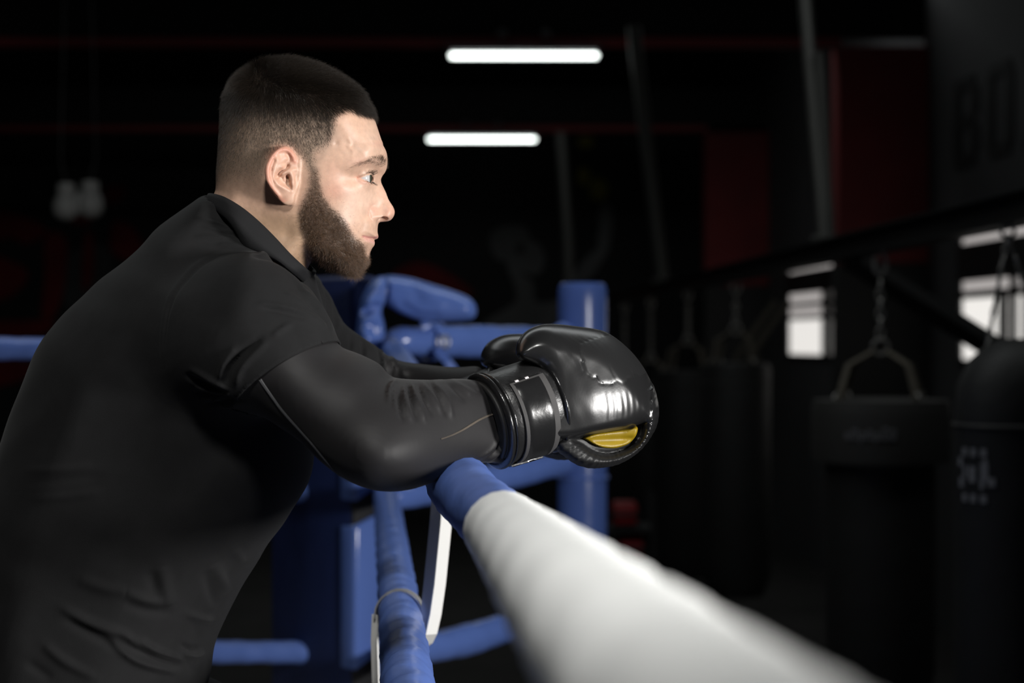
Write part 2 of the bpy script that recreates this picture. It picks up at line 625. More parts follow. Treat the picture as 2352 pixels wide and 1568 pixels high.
    OD = poly_sdf(X, Z, oz)
    # relief of the outer face (mm, towards the viewer)
    rel = np.zeros_like(X)

    def ridge(pts, wid, amp, t0=0, t1=1):
        d, t = line_dist(X, Z, ez_(spline(pts, 5, False)))
        f = sstep(t0 - .08, t0 + .08, t) * (1 - sstep(t1 - .08, t1 + .1, t)) if (t0 > 0 or t1 < 1) else 1
        return amp * np.exp(-(d / (wid * uw)) ** 2) * f
    rel += ridge([(676, 368), (672, 357), (664, 348), (655, 344), (643, 347), (632, 357), (624, 372), (618.5, 388), (618.5, 405), (622, 421), (630, 436), (640, 450)], 5.0, 3.4)
    rel += ridge([(638, 360), (637, 372), (633, 386), (630, 400), (632, 414), (638, 424), (648, 429), (658, 433), (668, 437)], 5.0, 2.3)
    rel += ridge([(640, 368), (646, 378), (650, 384)], 6.0, 2.0)
    rel += ridge([(678, 388), (667, 390), (656, 397), (645, 402)], 4.0, 2.6)
    rel += ridge([(668, 396), (672, 408), (672, 420), (670, 430)], 4.5, 3.8)
    rel += ridge([(652, 445), (660, 455)], 14, 1.8)
    rel -= ridge([(660, 352), (665, 364), (656, 374), (648, 378)], 5.0, 2.6)
    rel -= ridge([(632, 368), (626, 385), (626, 405), (631, 422)], 2.6, 1.6)
    rel -= ridge([(659, 381), (648, 391), (640, 400), (636, 407)], 4.6, 5.2)
    rel -= ridge([(646, 407), (650, 418), (660, 426), (666, 431)], 7.0, 5.0)
    rel -= ridge([(658, 404), (660, 416)], 4.5, 6.5)
    rel += ridge([(684, 362), (684, 374)], 8, 1.5)
    fr = np.clip((P(682, 400, YH - .08)[0] - X) / (70 * uw), 0, 1.1)   # 0 at the front attachment, 1 at the rim
    low = sstep(P(0, 415, YH - .08)[1], P(0, 468, YH - .08)[1], Z)
    base = .0695 + .0175 * fr ** .8 * (1 - .6 * low) - .003 * low
    rel = np.where(rel < 0, rel * 1.9, rel * 1.1)
    thick = .0022 + .0010 * fr
    for sgn in (-1, 1):
        mid = base + rel * MM * .62
        d = np.abs(sgn * (YY - YH) - mid[:, None, :]) - thick[:, None, :]
        d = np.where((sgn * (YY - YH) < mid[:, None, :] - .0001), np.maximum(np.abs(sgn * (YY - YH) - (base + np.minimum(rel, 0) * MM * .62)[:, None, :]) - thick[:, None, :] - .0004, -.01), d)
        d = smax(d, -OD[:, None, :], .0022)
        # the root joins the outer ear to the skull
        root = np.sqrt((XX - P(664, 405, YH - .08)[0]) ** 2 * 1.0 + ((ZZ - P(664, 398, YH - .08)[1]) * .42) ** 2) - .0095
        root = np.maximum(root, np.abs(sgn * (YY - YH) - .0645) - .006)
        F = smin(F, smin(d, root, .003), .0028)
    return F, (X1[0], Y1[0], Z1[0]), h, (ex, ez, ew)


HEAD = {}


def build_head():
    F, org, h, eye = head_field()
    V, Q = surface_nets(F, org, h)
    V = relax(V, Q, 3, .5)
    HEAD.update(V=V, Q=Q, eye=eye)
# ------------------------------------------------------------------ the man: skin, hair, clothes
def skin_material():
    m = mat('skin', (.6, .4, .3), .47, spec=.42, bump=[(900, .10, 3), (250, .06, 2)], sss=.12)
    nt = m.node_tree
    a = nt.nodes.new('ShaderNodeAttribute'); a.attribute_name = 'tint'
    n = nt.nodes.new('ShaderNodeTexNoise'); n.inputs['Scale'].default_value = 160; n.inputs['Detail'].default_value = 5
    tc = nt.nodes.new('ShaderNodeTexCoord'); nt.links.new(tc.outputs['Object'], n.inputs['Vector'])
    mr = nt.nodes.new('ShaderNodeMapRange'); mr.inputs['From Min'].default_value = .3; mr.inputs['From Max'].default_value = .7
    mr.inputs['To Min'].default_value = .9; mr.inputs['To Max'].default_value = 1.08
    nt.links.new(n.outputs['Fac'], mr.inputs['Value'])
    s = nt.nodes.new('ShaderNodeVectorMath'); s.operation = 'SCALE'
    nt.links.new(a.outputs['Color'], s.inputs[0]); nt.links.new(mr.outputs['Result'], s.inputs['Scale'])
    nt.links.new(s.outputs['Vector'], nt.nodes['Principled BSDF'].inputs['Base Color'])
    return m


def hair_material(name, col, rough=.45, spec=.35, spread=(.45, 1.7)):
    m = mat(name, col, rough, spec=spec)
    nt = m.node_tree
    hi = nt.nodes.new('ShaderNodeHairInfo')
    mr = nt.nodes.new('ShaderNodeMapRange'); mr.inputs['To Min'].default_value = spread[0]; mr.inputs['To Max'].default_value = spread[1]
    nt.links.new(hi.outputs['Random'], mr.inputs['Value'])
    s = nt.nodes.new('ShaderNodeVectorMath'); s.operation = 'SCALE'; s.inputs[0].default_value = col
    nt.links.new(mr.outputs['Result'], s.inputs['Scale'])
    nt.links.new(s.outputs['Vector'], nt.nodes['Principled BSDF'].inputs['Base Color'])
    return m


def strands(name, root, d, N, length, radius, curl, material, parent, seg=5, seed=1, bend=None):
    """root (n,3), d start directions (n,3); bends towards 'bend' and curls at random"""
    rng = np.random.default_rng(seed)
    n = len(root)
    pts = np.zeros((n, seg, 3))
    p = root.copy(); v = d / np.linalg.norm(d, axis=1)[:, None]
    ph = rng.normal(size=(n, 3))
    for k in range(seg):
        pts[:, k] = p
        j = rng.normal(size=(n, 3)) * .5 + ph
        v = v + curl[:, None] * j * .5
        if bend is not None: v = v + bend * (.9 / seg)
        v /= np.linalg.norm(v, axis=1)[:, None]
        p = p + v * (length / (seg - 1))[:, None]
    hc = bpy.data.hair_curves.new(name)
    hc.add_curves([seg] * n)
    hc.attributes['position'].data.foreach_set('vector', pts.astype(np.float32).ravel())
    r = (radius[:, None] * np.linspace(1, .45, seg)[None, :]).astype(np.float32)
    at = hc.attributes.get('radius') or hc.attributes.new('radius', 'FLOAT', 'POINT')
    at.data.foreach_set('value', r.ravel())
    hc.materials.append(material)
    o = bpy.data.objects.new(name, hc)
    COL.objects.link(o)
    o.parent = parent
    o.matrix_parent_inverse = parent_inv(parent)
    o['kind'] = 'stuff'
    return o


def inside_px(px, py, poly):
    return poly_sdf(px, py, np.asarray(poly, float))


BEARD = [(708, 384), (714, 378), (728, 382), (735, 392), (738, 420), (744, 446), (758, 468), (778, 486), (794, 504), (806, 528), (818, 543), (830, 551), (838, 556), (843, 568), (845, 584), (850, 574), (858, 568), (862, 590), (862, 660),
         (740, 660), (722, 612), (706, 584), (697, 560), (690, 535), (684, 508), (682, 490), (690, 468), (698, 446), (706, 425), (706, 405)]
SCALP = [(862, 256), (856, 264), (838, 262), (822, 258), (806, 250), (796, 246), (782, 254), (772, 262), (768, 280), (766, 300), (760, 318), (750, 332), (736, 344), (724, 352), (720, 384), (707, 390), (702, 372), (690, 356), (676, 344), (658, 330), (640, 332), (624, 344), (612, 362),
         (606, 390), (606, 418), (610, 440), (596, 452), (560, 452), (520, 448), (496, 446), (480, 446), (440, 380), (440, 60), (900, 60), (900, 256)]
BROW = [(806, 387), (816, 378), (832, 370), (844, 366.5), (853, 360.5), (864, 358.5), (876, 359.5), (883, 365), (885.5, 372), (883.5, 380), (877, 384), (871, 379), (862, 373.5), (849, 372.5), (838, 376), (823, 382)]


def face_tint(V, px, py):
    base = np.array([.56, .355, .258])
    C = np.tile(base, (len(V), 1))

    def blot(cx, cy, rx, ry, col, amt):
        w = amt * np.exp(-(((px - cx) / rx) ** 2 + ((py - cy) / ry) ** 2))
        C[:] = C * (1 - w[:, None]) + np.array(col) * w[:, None]
    red = (.62, .27, .20)
    pale = (.66, .46, .36)
    blot(835, 460, 45, 40, pale, .6); blot(850, 330, 30, 45, pale, .4)
    blot(770, 440, 28, 22, red, .35); blot(765, 400, 22, 30, red, .18)
    blot(895, 488, 16, 18, red, .35); blot(858, 485, 12, 16, red, .42); blot(875, 450, 8, 14, red, .25)
    blot(836, 418, 14, 6, red, .4); blot(822, 408, 8, 6, red, .4)
    blot(826, 372, 22, 12, red, .2); blot(868, 330, 14, 8, red, .25)
    # ear, redder along the rim
    ear = (np.abs(V[:, 1] - YH) > .0735) & (px > 606) & (px < 690) & (py > 330) & (py < 475)
    d, t = line_dist(px, py, [(676, 368), (668, 348), (655, 341), (640, 344), (626, 358), (617, 380), (614, 400), (620, 428), (636, 452), (652, 466)])
    w = np.where(ear, (.6 * np.exp(-(d / 8) ** 2) + .14), 0)[:, None]
    C = C * (1 - w) + np.array([.62, .26, .185]) * w
    # lips
    d, t = line_dist(px, py, [(834, 543), (846, 545), (858, 546), (868, 543.5)])
    w = (np.exp(-(d / 2.6) ** 2) * .8 * (px > 829))[:, None]
    C = C * (1 - w) + np.array([.42, .16, .15]) * w
    d, t = line_dist(px, py, [(840, 549), (852, 554), (860, 557)])
    w = (np.exp(-(d / 4.5) ** 2) * .55)[:, None]
    C = C * (1 - w) + np.array([.56, .27, .25]) * w
    # neck is sallower
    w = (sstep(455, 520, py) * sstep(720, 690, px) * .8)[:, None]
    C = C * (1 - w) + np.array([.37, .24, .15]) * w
    # short stubble colours the skin of the scalp, jaw and upper lip
    s = inside_px(px, py, SCALP)
    w = np.clip(sstep(-14, 16, s), 0, 1) * (1 - .78 * sstep(370, 450, py)) * .8
    C = C * (1 - w[:, None]) + np.array([.17, .13, .095]) * w[:, None]
    w = sstep(2, 22, s) * sstep(262, 215, py) * .9
    C = C * (1 - w[:, None]) + np.array([.022, .016, .012]) * w[:, None]
    s = inside_px(px, py, BEARD)
    w = sstep(-8, 14, s) * .8
    C = C * (1 - w[:, None]) + np.array([.13, .09, .065]) * w[:, None]
    s = inside_px(px, py, [(838, 512), (868, 514), (872, 536), (850, 540), (826, 536)])
    w = sstep(-6, 8, s) * .10
    C = C * (1 - w[:, None]) + np.array([.2, .15, .11]) * w[:, None]
    d, t = line_dist(px, py, [(722, 380), (742, 350), (766, 310)])
    w = np.exp(-(d / 16) ** 2) * .35
    C = C * (1 - w[:, None]) + np.array([.22, .16, .12]) * w[:, None]
    return C


def grow_hair(body, V, Q):
    rng = np.random.default_rng(5)
    Nv = vnormals(V, Q)
    tri = np.concatenate([Q[:, [0, 1, 2]], Q[:, [0, 2, 3]]])
    a, b, c = V[tri[:, 0]], V[tri[:, 1]], V[tri[:, 2]]
    ar = np.linalg.norm(np.cross(b - a, c - a), axis=1) / 2
    cum = np.cumsum(ar)

    def sample(n):
        k = np.searchsorted(cum, rng.random(n) * cum[-1])
        u, v = rng.random(n), rng.random(n)
        f = u + v > 1
        u[f], v[f] = 1 - u[f], 1 - v[f]
        w = 1 - u - v
        p = a[k] * w[:, None] + b[k] * u[:, None] + c[k] * v[:, None]
        nn = Nv[tri[k, 0]] * w[:, None] + Nv[tri[k, 1]] * u[:, None] + Nv[tri[k, 2]] * v[:, None]
        return p, nn / np.linalg.norm(nn, axis=1)[:, None]
    EAR = spline([(690, 366), (678, 352), (669, 341), (657, 334), (643, 336), (627, 348), (614, 369), (608, 389), (609, 413), (616, 433), (627, 449), (639, 462), (650, 471), (661, 472), (671, 467), (677, 454), (678, 441), (680, 428), (681, 415), (682, 402), (690, 388)], 3)
    notear = lambda p, px, py: poly_sdf(px, py, EAR) < 0

    # --- scalp
    p, nn = sample(420000)
    px, py = seen_px(p, YH)
    s = inside_px(px, py, SCALP)
    pr = sstep(-9, 9, s) * (1 - .93 * sstep(385, 446, py)) * np.where(px < 715, 1, np.where(py > 330, .55, 1)) * np.interp(py + .25 * (760 - px), [240, 330, 420], [1, .62, .5])
    ok = (rng.random(len(p)) < pr) & notear(p, px, py)
    p, nn, px, py, s = p[ok], nn[ok], px[ok], py[ok], s[ok]
    edge = py - 12 * (px - 600) / 200          # the fade climbs towards the back
    L = np.interp(edge, [140, 180, 215, 240, 265, 300, 345, 400, 445], [15, 16, 14.5, 10.5, 6.5, 4.2, 2.8, 1.8, 1.1]) * MM
    fr = sstep(800, 850, px) * (py < 275)
    L = L * (1 + .15 * fr) * rng.uniform(.72, 1.1, len(p))
    L *= 1 - .45 * sstep(640, 560, px) * sstep(250, 190, py)
    L *= np.where((px > 760) & (s < 10) & (py > 255), .55, 1)
    fwd = np.tile(np.array([1.0, 0, -.25]), (len(p), 1))
    lean = np.interp(px, [500, 600, 720], [-.25, .1, .5])
    down = np.stack([lean, np.zeros(len(p)), -np.ones(len(p))], 1)
    top = (sstep(215, 165, py) * sstep(560, 640, px))[:, None]
    flow = fwd * top + down * (1 - top)
    crown = (sstep(625, 570, px) * sstep(200, 165, py))[:, None]
    flow -= nn * (flow * nn).sum(1)[:, None]
    lift = np.where(py < 215, .85, .55)[:, None] + crown * .25
    d = flow / (np.linalg.norm(flow, axis=1)[:, None] + 1e-6) + nn * lift + rng.normal(size=p.shape) * (.16 + .35 * crown)
    d[:, 2] -= fr * .5
    for nm, m, hm in (('top_hair', L > 8.5 * MM, hair_material('dark_hair', (.013, .0095, .007), .45, .35, (.4, 2.2))), ('clipped_hair', L <= 8.5 * MM, hair_material('brown_hair', (.036, .026, .019), .42, .5, (.35, 1.9)))):
        strands(nm, (p - nn * .0004)[m], d[m], nn, L[m], np.full(m.sum(), .000062), np.full(m.sum(), .05), hm, body, 5, 2, bend=flow[m] * .4)

    # --- beard
    p, nn = sample(520000)
    px, py = seen_px(p, YH)
    s = inside_px(px, py, BEARD)
    pr = sstep(-5, 12, s) * .95 + .03 * (s > -25) * (s < 0)
    soul = (np.abs(px - 849) < 10) & (py > 558) & (py < 580)
    ok = (rng.random(len(p)) < pr) & notear(p, px, py)
    p, nn, px, py, s = p[ok], nn[ok], px[ok], py[ok], s[ok]
    L = np.interp(py, [380, 420, 470, 520, 560, 600, 625], [3.5, 5, 8, 10, 11, 13, 14])
    L = L * np.interp(s, [-8, 0, 12, 30], [.28, .38, .75, 1.0]) * np.interp(px, [690, 800, 825, 842, 860], [1, 1, .9, .5, .3]) * MM * rng.uniform(.55, 1.15, len(p))
    flow = np.stack([np.interp(px, [780, 838], [.55, -.25]), np.zeros(len(p)), np.full(len(p), -.85)], 1)
    L *= 1 - .4 * sstep(815, 838, px) * sstep(596, 612, py)
    flow -= nn * (flow * nn).sum(1)[:, None]
    d = flow / (np.linalg.norm(flow, axis=1)[:, None] + 1e-6) + nn * .55 + rng.normal(size=p.shape) * .3
    strands('beard', p - nn * .0004, d, nn, L, np.full(len(p), .000066), np.full(len(p), .42), hair_material('brown_beard', (.064, .037, .022), .35, .6, (.2, 3.4)), body, 6, 3, bend=flow * .5)

    # --- eyebrows
    p, nn = sample(260000)
    px, py = seen_px(p, YH)
    s = inside_px(px, py, BROW)
    w = np.interp(px, [806, 830, 855, 884], [.35, .6, 1, 1])
    ok = (rng.random(len(p)) < sstep(-3, 5, s) * w) & (np.abs(p[:, 1] - YH) > .006)
    p, nn, px = p[ok], nn[ok], px[ok]
    sg = np.sign(p[:, 1] - YH)
    flow = np.stack([-.75 * np.ones(len(p)), .6 * sg, np.interp(px, [830, 870, 885], [-.25, .2, .8])], 1)
    flow -= nn * (flow * nn).sum(1)[:, None]
    d = flow + nn * .35 + rng.normal(size=p.shape) * .15
    strands('eyebrows', p - nn * .0003, d, nn, rng.uniform(4, 7.5, len(p)) * MM, np.full(len(p), .00006), np.full(len(p), .08), hair_material('brow_hair', (.06, .04, .028)), body, 4, 4)

    # --- eyelashes, rooted along the edges of the lids
    roots, dirs = [], []
    ex, ez, ew = HEAD['eye']
    for sg in (-1, 1):
        for up in (1, -1):
            for t in np.linspace(-.75, 1.15, 46 if up > 0 else 26):
                # angle about the eyeball's vertical axis: 0 looks forward (+x), positive turns outward
                th = .25 + t * .75
                ph = (.36 if up > 0 else -.40) * (1 - .35 * (t - .2) ** 2)
                v = np.array([math.cos(th) * math.cos(ph), sg * math.sin(th) * math.cos(ph), math.sin(ph)])
                roots.append(np.array([ex, YH + sg * ew, ez]) + v * .0131)
                dirs.append(v + np.array([.35, 0, .35 * up + (.0 if up > 0 else -.1)]))
    roots = np.array(roots); dirs = np.array(dirs) + np.random.default_rng(3).normal(size=(len(roots), 3)) * .12
    strands('eyelashes', roots, dirs, None, np.full(len(roots), .0068), np.full(len(roots), .00009), np.full(len(roots), .05), hair_material('lash_hair', (.025, .018, .014)), body, 4, 9)


def eye_material():
    m = mat('eye', (.8, .78, .76), .08, spec=.6, coat=.6)
    nt = m.node_tree
    tc = nt.nodes.new('ShaderNodeTexCoord')
    sx = nt.nodes.new('ShaderNodeSeparateXYZ'); nt.links.new(tc.outputs['Object'], sx.inputs[0])
    r = nt.nodes.new('ShaderNodeValToRGB')
    # object x runs along the gaze, in units of the eyeball's radius / 2 + .5
    mp = nt.nodes.new('ShaderNodeMapRange'); mp.inputs['From Min'].default_value = .006; mp.inputs['From Max'].default_value = .0135
    nt.links.new(sx.outputs['X'], mp.inputs['Value']); nt.links.new(mp.outputs['Result'], r.inputs['Fac'])
    e = r.color_ramp.elements
    e[0].position = 0; e[0].color = (.50, .47, .46, 1)
    e[1].position = .50; e[1].color = (.46, .45, .45, 1)
    for pos, c in ((.545, (.04, .045, .045)), (.60, (.055, .06, .045)), (.78, (.045, .035, .022)), (.83, (.004, .004, .004))):
        q = e.new(pos); q.color = (*c, 1)
    nt.links.new(r.outputs['Color'], nt.nodes['Principled BSDF'].inputs['Base Color'])
    return m


# ---- clothes: one implicit body of cloth, split into shirt and sleeves afterwards
TORSO = [(480, 449), (447, 467), (372, 519), (328, 571), (246, 638), (164, 713), (123, 758), (97, 802), (74, 854), (37, 951), (2, 1056), (-35, 1200), (-55, 1400), (-55, 1600), (-45, 1820), (430, 1820), (452, 1650), (471, 1568), (484, 1495),
         (514, 1421), (559, 1339), (611, 1257), (663, 1182), (708, 1100), (722, 1020), (735, 930), (745, 820), (744, 730), (726, 650), (712, 622), (640, 545), (560, 470), (520, 450)]
YT = 1.93
ARM_N = [(470, 655, 1.76), (530, 606, 1.77), (600, 590, 1.77), (665, 618, 1.77), (720, 672, 1.76), (752, 730, 1.755), (775, 790, 1.74), (820, 812, 1.725), (865, 838, 1.71), (893, 868, 1.70), (950, 872, 1.71), (1050, 870, 1.76), (1110, 880, 1.79), (1165, 915, 1.815), (1190, 950, 1.825), (1192, 1030, 1.825), (1175, 1064, 1.815),
         (1110, 1062, 1.79), (1060, 1070, 1.765), (1010, 1103, 1.735), (940, 1126, 1.70), (870, 1128, 1.685), (810, 1110, 1.69), (760, 1078, 1.70), (700, 1020, 1.715), (640, 972, 1.73), (580, 925, 1.745), (500, 890, 1.75), (430, 830, 1.755), (415, 730, 1.755)]
ARM_F = [(600, 640, 2.12), (680, 610, 2.13), (716, 621, 2.13), (745, 649, 2.14), (768, 691, 2.15), (791, 741, 2.16), (825, 771, 2.17), (864, 798, 2.18), (906, 823, 2.19), (945, 833, 2.19), (1000, 838, 2.17), (1060, 842, 2.14), (1110, 850, 2.12), (1110, 955, 2.12), (1000, 985, 2.17), (900, 990, 2.2), (820, 960, 2.18), (740, 880, 2.16), (640, 820, 2.13)]


def cloth_field(h):
    X1, Y1, Z1 = grid((-.70, 1.60, CAMZ - .53), (.03, 2.32, CAMZ + .185), h)
    X, Z = np.meshgrid(X1, Z1, indexing='ij')

    def part(pts, de, bb, yc=None, k=3):
        p3 = np.array(pts, float)
        y = p3[:, 2]
        poly = np.array([P(a, b, d) for a, b, d in spline(p3, k)])
        D = poly_sdf(X, Z, poly)
        de = np.array(de, float)
        c = [P(a, b, d) for a, b, d, _ in de]
        DE = np.clip(rbf(c, de[:, 3], X, Z, c=.02) * MM, .012, .16)
        bb = np.array(bb, float)
        c = [P(a, b, d) for a, b, d, _ in bb]
        B = np.clip(rbf(c, bb[:, 3], X, Z, c=.02) * MM, .02, .23)
        if yc is None:
            YC = np.full(X.shape, YT)
        else:
            yc = np.array(yc, float)
            YC = rbf([P(a, b, d) for a, b, d in yc], yc[:, 2], X, Z, c=.03)
        e1 = np.clip(1 - D / DE, 0, None)
        F = (np.sqrt(e1[:, None, :] ** 2 + ((Y1[None, :, None] - YC[:, None, :]) / B[:, None, :]) ** 2) - 1) * np.minimum(np.minimum(B, DE), .06)[:, None, :]
        return F.astype(np.float32)
    T = YT
    tor = part([(a, b, T) for a, b in TORSO],
               [(480, 460, T, 26), (372, 519, T, 70), (246, 638, T, 110), (100, 800, T, 130), (0, 1056, T, 130), (-50, 1500, T, 120), (460, 1600, T, 80), (560, 1339, T, 75), (700, 1100, T, 75), (745, 820, T, 60), (712, 625, T, 22), (640, 550, T, 18), (560, 480, T, 18)],
               [(500, 480, T, 80), (545, 515, T, 84), (600, 560, T, 86), (650, 600, T, 82), (705, 640, T, 66), (450, 520, T, 94), (560, 600, T, 105), (660, 680, T, 110), (380, 620, T, 140), (500, 720, T, 168), (650, 800, T, 165), (250, 760, T, 165), (400, 900, T, 178), (600, 950, T, 170),
                (150, 950, T, 165), (300, 1100, T, 172), (550, 1150, T, 165), (200, 1300, T, 168), (450, 1350, T, 165), (200, 1600, T, 178), (400, 1600, T, 172)])
    an = part(ARM_N, [(560, 700, 1.76, 75), (480, 760, 1.76, 80), (690, 860, 1.73, 52), (800, 960, 1.71, 52), (880, 1020, 1.69, 54), (980, 990, 1.73, 50), (1080, 970, 1.78, 42), (1170, 985, 1.82, 36)],
              [(560, 700, 1.76, 72), (480, 760, 1.76, 74), (690, 870, 1.73, 58), (800, 960, 1.71, 52), (880, 1020, 1.69, 50), (980, 990, 1.73, 50), (1080, 970, 1.78, 42), (1170, 985, 1.82, 36)],
              [(480, 740, 1.765), (560, 720, 1.76), (690, 870, 1.735), (800, 960, 1.71), (880, 1030, 1.69), (980, 990, 1.73), (1080, 970, 1.78), (1180, 985, 1.822)])
    af = part(ARM_F, [(660, 700, 2.13, 70), (800, 850, 2.17, 48), (900, 900, 2.2, 48), (1000, 910, 2.17, 44), (1100, 905, 2.12, 36)],
              [(660, 700, 2.13, 68), (800, 850, 2.17, 48), (900, 900, 2.2, 46), (1000, 910, 2.17, 42), (1100, 905, 2.12, 34)],
              [(660, 700, 2.10), (800, 850, 2.17), (900, 900, 2.2), (1000, 910, 2.17), (1100, 905, 2.12)])
    return tor, an, af, X1, Y1, Z1


# creases seen on the side turned to the camera: points, width px, height mm (+ ridge, - groove)
CREASE = [
    ([(455, 500), (500, 512), (540, 534), (575, 556), (610, 580)], 6.0, 3.74), ([(470, 520), (530, 536), (590, 556)], 5.1, 2.72), ([(452, 543), (520, 549), (580, 562)], 6.0, 3.40), ([(500, 560), (560, 566)], 5.1, 1.70),
    ([(585, 586), (632, 594), (680, 632), (706, 664)], 5.1, -5.44), ([(600, 576), (645, 592), (690, 622), (712, 652)], 6.0, 4.08), ([(640, 600), (680, 640), (706, 680), (735, 715)], 6.0, 2.72),
    ([(590, 696), (640, 702), (685, 714), (722, 733), (752, 750)], 6.0, 2.72), ([(600, 708), (650, 716), (700, 732)], 6.0, -2.04), ([(625, 772), (648, 756), (668, 744)], 6.8, 2.72),
    ([(690, 668), (722, 695), (745, 730), (757, 765)], 5.1, 3.74), ([(702, 695), (735, 722), (755, 762)], 4.2, -4.08), ([(655, 672), (700, 700)], 6.0, 1.70),
    ([(376, 800), (380, 750), (387, 713), (410, 665), (447, 623), (485, 596), (521, 579), (596, 575)], 3.8, -2.04), ([(376, 840), (372, 790), (379, 713), (402, 660), (440, 616), (480, 589), (521, 572)], 4.2, 1.19),
    ([(522, 880), (530, 845), (555, 812), (600, 776)], 7.6, -6.80), ([(545, 880), (552, 850), (575, 822), (612, 790)], 7.6, 3.74), ([(505, 870), (515, 835), (540, 800)], 7.6, 3.40),
    ([(430, 862), (480, 888), (525, 902)], 6.0, -5.10), ([(440, 848), (490, 873), (525, 888)], 6.0, 3.40), ([(445, 900), (500, 910), (540, 912)], 6.0, -5.10), ([(450, 886), (500, 898), (530, 903)], 5.1, 3.40), ([(470, 930), (520, 920), (560, 922)], 6.0, -4.08),
    ([(892, 924), (893, 902), (899, 884), (912, 875)], 5, 2.77), ([(917, 902), (915, 930), (925, 964)], 5, -3.28), ([(911, 882), (905, 910), (912, 945)], 5, 2.02), ([(928, 886), (932, 924), (944, 964)], 5, 2.52), ([(937, 884), (943, 920), (956, 962)], 4.5, -3.28),
    ([(946, 882), (957, 917), (976, 966)], 4.5, 2.52), ([(958, 880), (972, 912), (992, 952)], 4.5, -3.28), ([(972, 878), (990, 905), (1014, 945)], 5, 2.27), ([(985, 876), (1008, 910), (1026, 952)], 4.5, -3.02), ([(998, 876), (1026, 914), (1040, 957)], 5, 2.27),
    ([(1020, 873), (1050, 900), (1066, 920)], 5, -2.27), ([(1038, 874), (1066, 892), (1080, 908)], 5, 1.76), ([(1062, 876), (1090, 893), (1108, 904)], 5, -1.76),
    ([(1132, 890), (1155, 925), (1160, 975), (1145, 1030), (1112, 1058)], 4, -2.77), ([(1141, 896), (1164, 930), (1169, 978), (1153, 1034), (1122, 1060)], 4, 2.27), ([(1150, 905), (1172, 935), (1177, 980), (1162, 1036), (1132, 1062)], 4, -2.52),
    ([(1110, 882), (1142, 915), (1150, 970), (1136, 1026), (1096, 1054)], 4, 1.76), ([(1160, 920), (1181, 945), (1185, 985), (1170, 1040), (1142, 1063)], 4, 2.02),
    ([(141, 1395), (200, 1428), (283, 1460), (330, 1500)], 12, 4.50), ([(150, 1420), (230, 1465), (300, 1500)], 12, -3.00), ([(253, 1470), (313, 1517), (402, 1542)], 9, 5.06), ([(262, 1452), (330, 1500), (410, 1522)], 9, -3.75), ([(320, 1470), (360, 1496), (417, 1515)], 9, 4.50),
    ([(290, 1362), (330, 1376), (373, 1384)], 12, 3.38), ([(285, 1385), (340, 1402), (400, 1405)], 12, -2.25), ([(372, 1300), (380, 1350), (388, 1392)], 16, 3.94), ([(345, 1310), (356, 1360)], 14, -1.88), ([(492, 1294), (508, 1330), (521, 1362)], 14, 3.38), ([(470, 1310), (485, 1360), (500, 1390)], 12, -2.25),
    ([(415, 1480), (440, 1492), (455, 1486)], 7, -2.25), ([(420, 1500), (450, 1506), (470, 1496)], 7, 3.38), ([(180, 1330), (240, 1350), (290, 1356)], 14, 2.81), ([(60, 1080), (140, 1078), (215, 1070)], 10, 1.69), ([(60, 1110), (150, 1102), (230, 1092)], 10, -1.12), ([(70, 1145), (160, 1140), (230, 1128)], 10, 1.46),
    ([(540, 1260), (560, 1290), (600, 1270)], 12, 2.25), ([(430, 1410), (480, 1425), (510, 1415)], 9, 2.81), ([(100, 1480), (150, 1520), (220, 1556)], 12, 3.38), ([(60, 1520), (120, 1560)], 12, -2.25)]
CREASE_FAR = [([(716, 640), (726, 662), (738, 692)], 5, -3.36), ([(727, 640), (738, 668), (748, 700)], 5, 2.80), ([(738, 650), (750, 690), (757, 724)], 4.5, -3.36), ([(748, 672), (760, 708), (765, 740)], 4.5, 2.80), ([(760, 700), (769, 732), (772, 752)], 4.5, -3.08), ([(774, 730), (780, 760)], 5, 2.24),
              ([(800, 772), (806, 790), (802, 806)], 5, -2.80), ([(828, 786), (834, 806), (829, 826)], 5, -3.36), ([(866, 802), (874, 826), (866, 846)], 5, -3.92), ([(876, 808), (884, 830), (876, 852)], 5, 2.52), ([(895, 818), (906, 836), (899, 862)], 5, 3.36), ([(905, 832), (902, 850), (895, 866)], 5, -4.48), ([(925, 846), (930, 870)], 8, 2.24)]


def crease_disp(V, N, lines, mask):
    px = CX + V[:, 0] * FPX / V[:, 1]; py = CY - (V[:, 2] - CAMZ) * FPX / V[:, 1]
    out = np.zeros(len(V))
    for pts, w, amp in lines:
        p = spline(pts, 4, False)
        m = mask & (px > p[:, 0].min() - 3 * w) & (px < p[:, 0].max() + 3 * w) & (py > p[:, 1].min() - 3 * w) & (py < p[:, 1].max() + 3 * w)
        if not m.any(): continue
        d, t = line_dist(px[m], py[m], p)
        out[m] += amp * np.exp(-(d / w) ** 2) * np.clip(np.sin(np.pi * np.clip(t * .94 + .03, 0, 1)), 0, 1) ** .7
    return V + N * (out * MM)[:, None]


